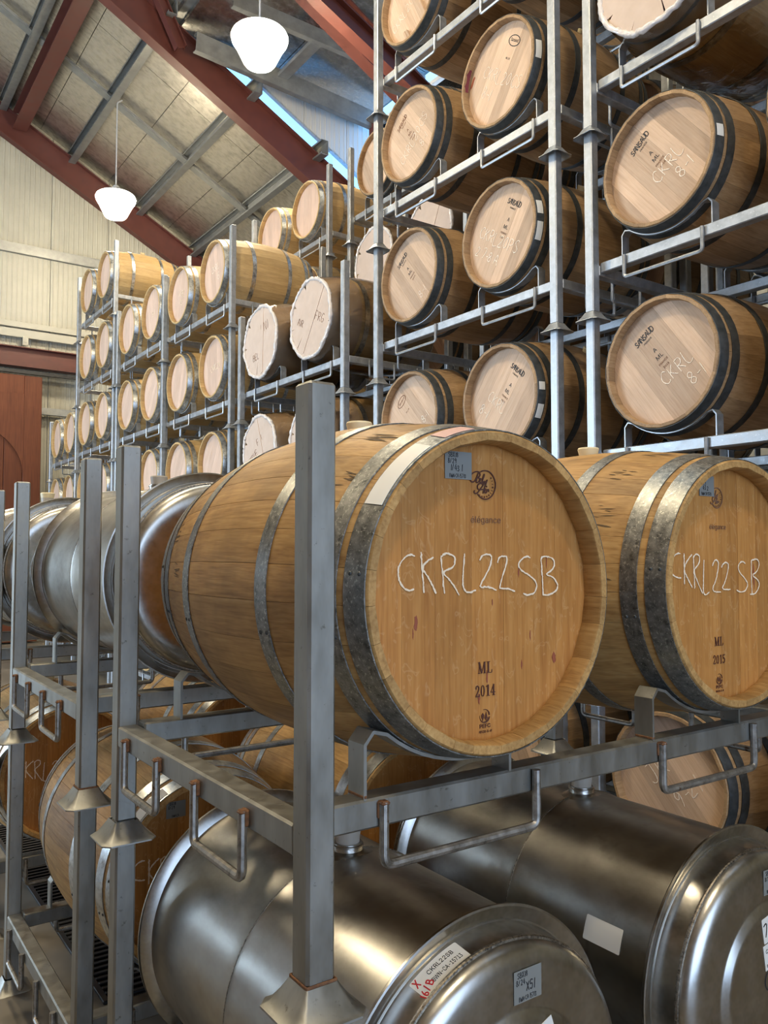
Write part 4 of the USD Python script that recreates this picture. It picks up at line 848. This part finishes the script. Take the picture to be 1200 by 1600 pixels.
S1 = {(3, 'left'): dict(roll=37, label='oak barrel chalked 8-1 in the right-hand stack, just above the barrel stamped 2015', marks=mk('S', (('CKRL', .062, .035, -.055), ('8-1', .060, .085, -.150)))),
      (4, 'left'): dict(roll=40, label='oak barrel with striped head boards and one small hoop label, upper right of the picture', marks=mk('S', (('CKRL', .062, .02, -.03), ('8-1', .060, .055, -.12)), ((318, 328),))),
      (5, 'left'): dict(kind='wrapped', roll=35, label='barrel capped with cardboard at the top right corner'),
      (1, 'left'): dict(roll=42, label='oak barrel chalked JK 9-21 low at the right, behind the steel drum', marks=mk(None, (('JK', .085, -.03, .07), ('9-21', .07, .04, -.07))))}
S2 = {(3, 'right'): dict(roll=-38, label='oak barrel with two hoop labels peeping over the front barrel', marks=mk('S', (('CKRL', .055, -.03, -.04), ('8-1', .055, -.09, -.13)), ((10, 24), (38, 46)))),
      (3, 'left'): dict(roll=44, label='oak barrel with oval stamp peeping over the front barrel, left of the labelled one', marks=mk('O', (('8-1', .05, .09, -.08),), ink='stamp_faint')),
      (4, 'right'): dict(roll=-33, label='oak barrel chalked CKRL20PS with white hoop labels, between the two tall posts', marks=mk('S', (('CKRL20PS', .060, -.01, -.030), ('2 7-8 A', .05, -.06, -.13)), ((36, 50), (10, 28)))),
      (4, 'left'): dict(roll=40, label='oak barrel with scuffed head, left of the one chalked CKRL20PS', marks=mk('S', (('8-1', .05, .0, -.15),), col='chalk_faint')),
      (5, 'right'): dict(roll=-36, label='oak barrel with oval stamp and wine stain on its lower left rim', marks=mk('O', (('CKRL20CS', .060, .02, -.01), ('8-1', .06, -.06, -.11)), ((25, 43),), col='chalk_faint', extra=wine)),
      (5, 'left'): dict(roll=40, label='oak barrel with faint slanting chalk, left of the wine-stained one', marks=mk('S', (('CKRL20CS', .058, .0, -.02), ('8-1', .055, .05, -.12)), ink='stamp_faint', col='chalk_faint')),
      (6, 'left'): dict(roll=28, label='oak barrel with a wooden brace across its head, cut by the top edge', marks=mk(None, (('CKRL20CS', .055, -.07, .0),), col='chalk_faint', extra=brace))}
def fragile(rows): 
    def f(t):
        L = []
        for i, (txt, h, u, v) in enumerate(rows): L += hand(txt, h, u, v, seed=i)
        obj('handwriting', face_map(strokes(L, .003, .0006), -.0072), 'stamp_faint', t, smooth=False)
    return f
S3 = {(4, 'left'): dict(roll=8, label='film-wrapped barrel with torn cardboard cap, left one of the upper pair', marks=fragile((('FNI', .07, .10, .10), ('BEL', .05, -.08, -.10)))),
      (4, 'right'): dict(roll=-25, label='film-wrapped barrel with big cardboard cap, right one of the upper pair', marks=fragile((('FRG', .06, .14, .04), ('AIR', .05, -.12, -.06)))),
      (3, 'left'): dict(roll=30, label='film-wrapped barrel peeping between front barrel and tall grey post', marks=fragile((('TRUE', .05, -.10, .02), ('FNI', .05, .05, .08)))),
      (3, 'right'): dict(roll=-10, label='film-wrapped barrel right behind the tall grey post')}
bm = lambda *r: mk(None, r, col='chalk', w=.004)
stack('in the stack at the right edge', 3.0, 1.80, 'w162', range(1, 7), 'brown', special=S1, skip=((5, 'right'), (6, 'right'), (6, 'left')))
stack('in the second stack from the right', 3.0, 3.60, 'w162', range(1, 7), 'brown', bx=.405, off=.02, special=S2)
stack('in the third stack from the right', 2.98, 5.60, 'w172', range(1, 5), 'wrapped', bx=.41, special=S3)
stack('in the fourth stack from the right', 3.0, 7.515, 'w172', range(1, 6), 'pale', bx=.43, special={(5, 'right'): dict(roll=10, marks=mk(None, (('CKRL', .06, 0, .05), ('15', .06, .05, -.05)), w=.004, extra=spill)), (5, 'left'): dict(roll=-12, marks=bm(('CKRL', .06, 0, .03), ('NS', .05, 0, -.06))), (4, 'right'): dict(roll=5, marks=bm(('CKRL20', .05, .02, .0),))})
stack('in the fifth stack from the right', 2.97, 9.10, 'w162', range(1, 6), 'pale', bx=.41, special={(5, 'right'): dict(roll=12, marks=bm(('8-1', .06, 0, 0),))})
stack('in the sixth stack from the right', 2.95, 10.80, 'w172', range(1, 7), 'far', bx=.39)
stack('in the farthest stack', 3.0, 12.55, 'w162', range(1, 5), 'far', bx=.38)
# second row, behind the first
BXR = 4.07
stack('behind the stack at the right edge', BXR, 1.80, 'w162', range(1, 6), 'back', row=2)
stack('behind the second stack from the right', BXR, 3.60, 'w162', range(1, 7), 'back', row=2, skip=((6, 'right'),))
stack('behind the third stack from the right', BXR, 5.56, 'w172', range(1, 7), 'back', row=2, special={(5, 'left'): dict(kind='wrapped', roll=20), (5, 'right'): dict(kind='wrapped', roll=-15), (6, 'left'): dict(kind='brown', roll=30), (6, 'right'): dict(kind='brown', roll=-30)})
stack('behind the fourth stack from the right', BXR, 7.62, 'w172', range(1, 7), 'far', row=2, special={(6, 'left'): dict(kind='pale', roll=4), (6, 'right'): dict(kind='pale', roll=-4)})

# trench drain under the front racks
dg = tag(xform('trench_drain', loc=(1.02, 4.2, 0.0)), 'black slotted trench drain cover in the floor under the left racks', 'drain')
obj('channel', box((0, 0, .001), (.24, 2.4, .002)), 'dark_slot', dg, smooth=False)
for sx in (-1, 1): obj('frame_bar', rbox((sx * .115, 0, .006), (.022, 2.4, .012), .002), 'black_plastic', dg, smooth=False)
for i in range(60): obj('grate_bar', rbox((0, -1.18 + i * .04, .006), (.206, .018, .010), .002), 'black_plastic', dg, smooth=False)
# the opposite row, left of the camera: out of the picture, but mirrored in the steel drums and standing between them and the side door
for i, y in enumerate((-1.6, 0.2, 2.0, 3.8)):
    for k in range(1, 7):
        rack('w162', (-0.95, y, PITCH * (k - 1)), 90, 'galvanized rack of the row left of the camera, outside the picture', 'racks of the opposite row')
        for sx in (-1, 1):
            barrel('back', (-0.946, y + sx * .40, PITCH * (k - 1) + .626), 90, 10 * sx, 'oak barrel of the row left of the camera, outside the picture', 'barrels of the opposite row')
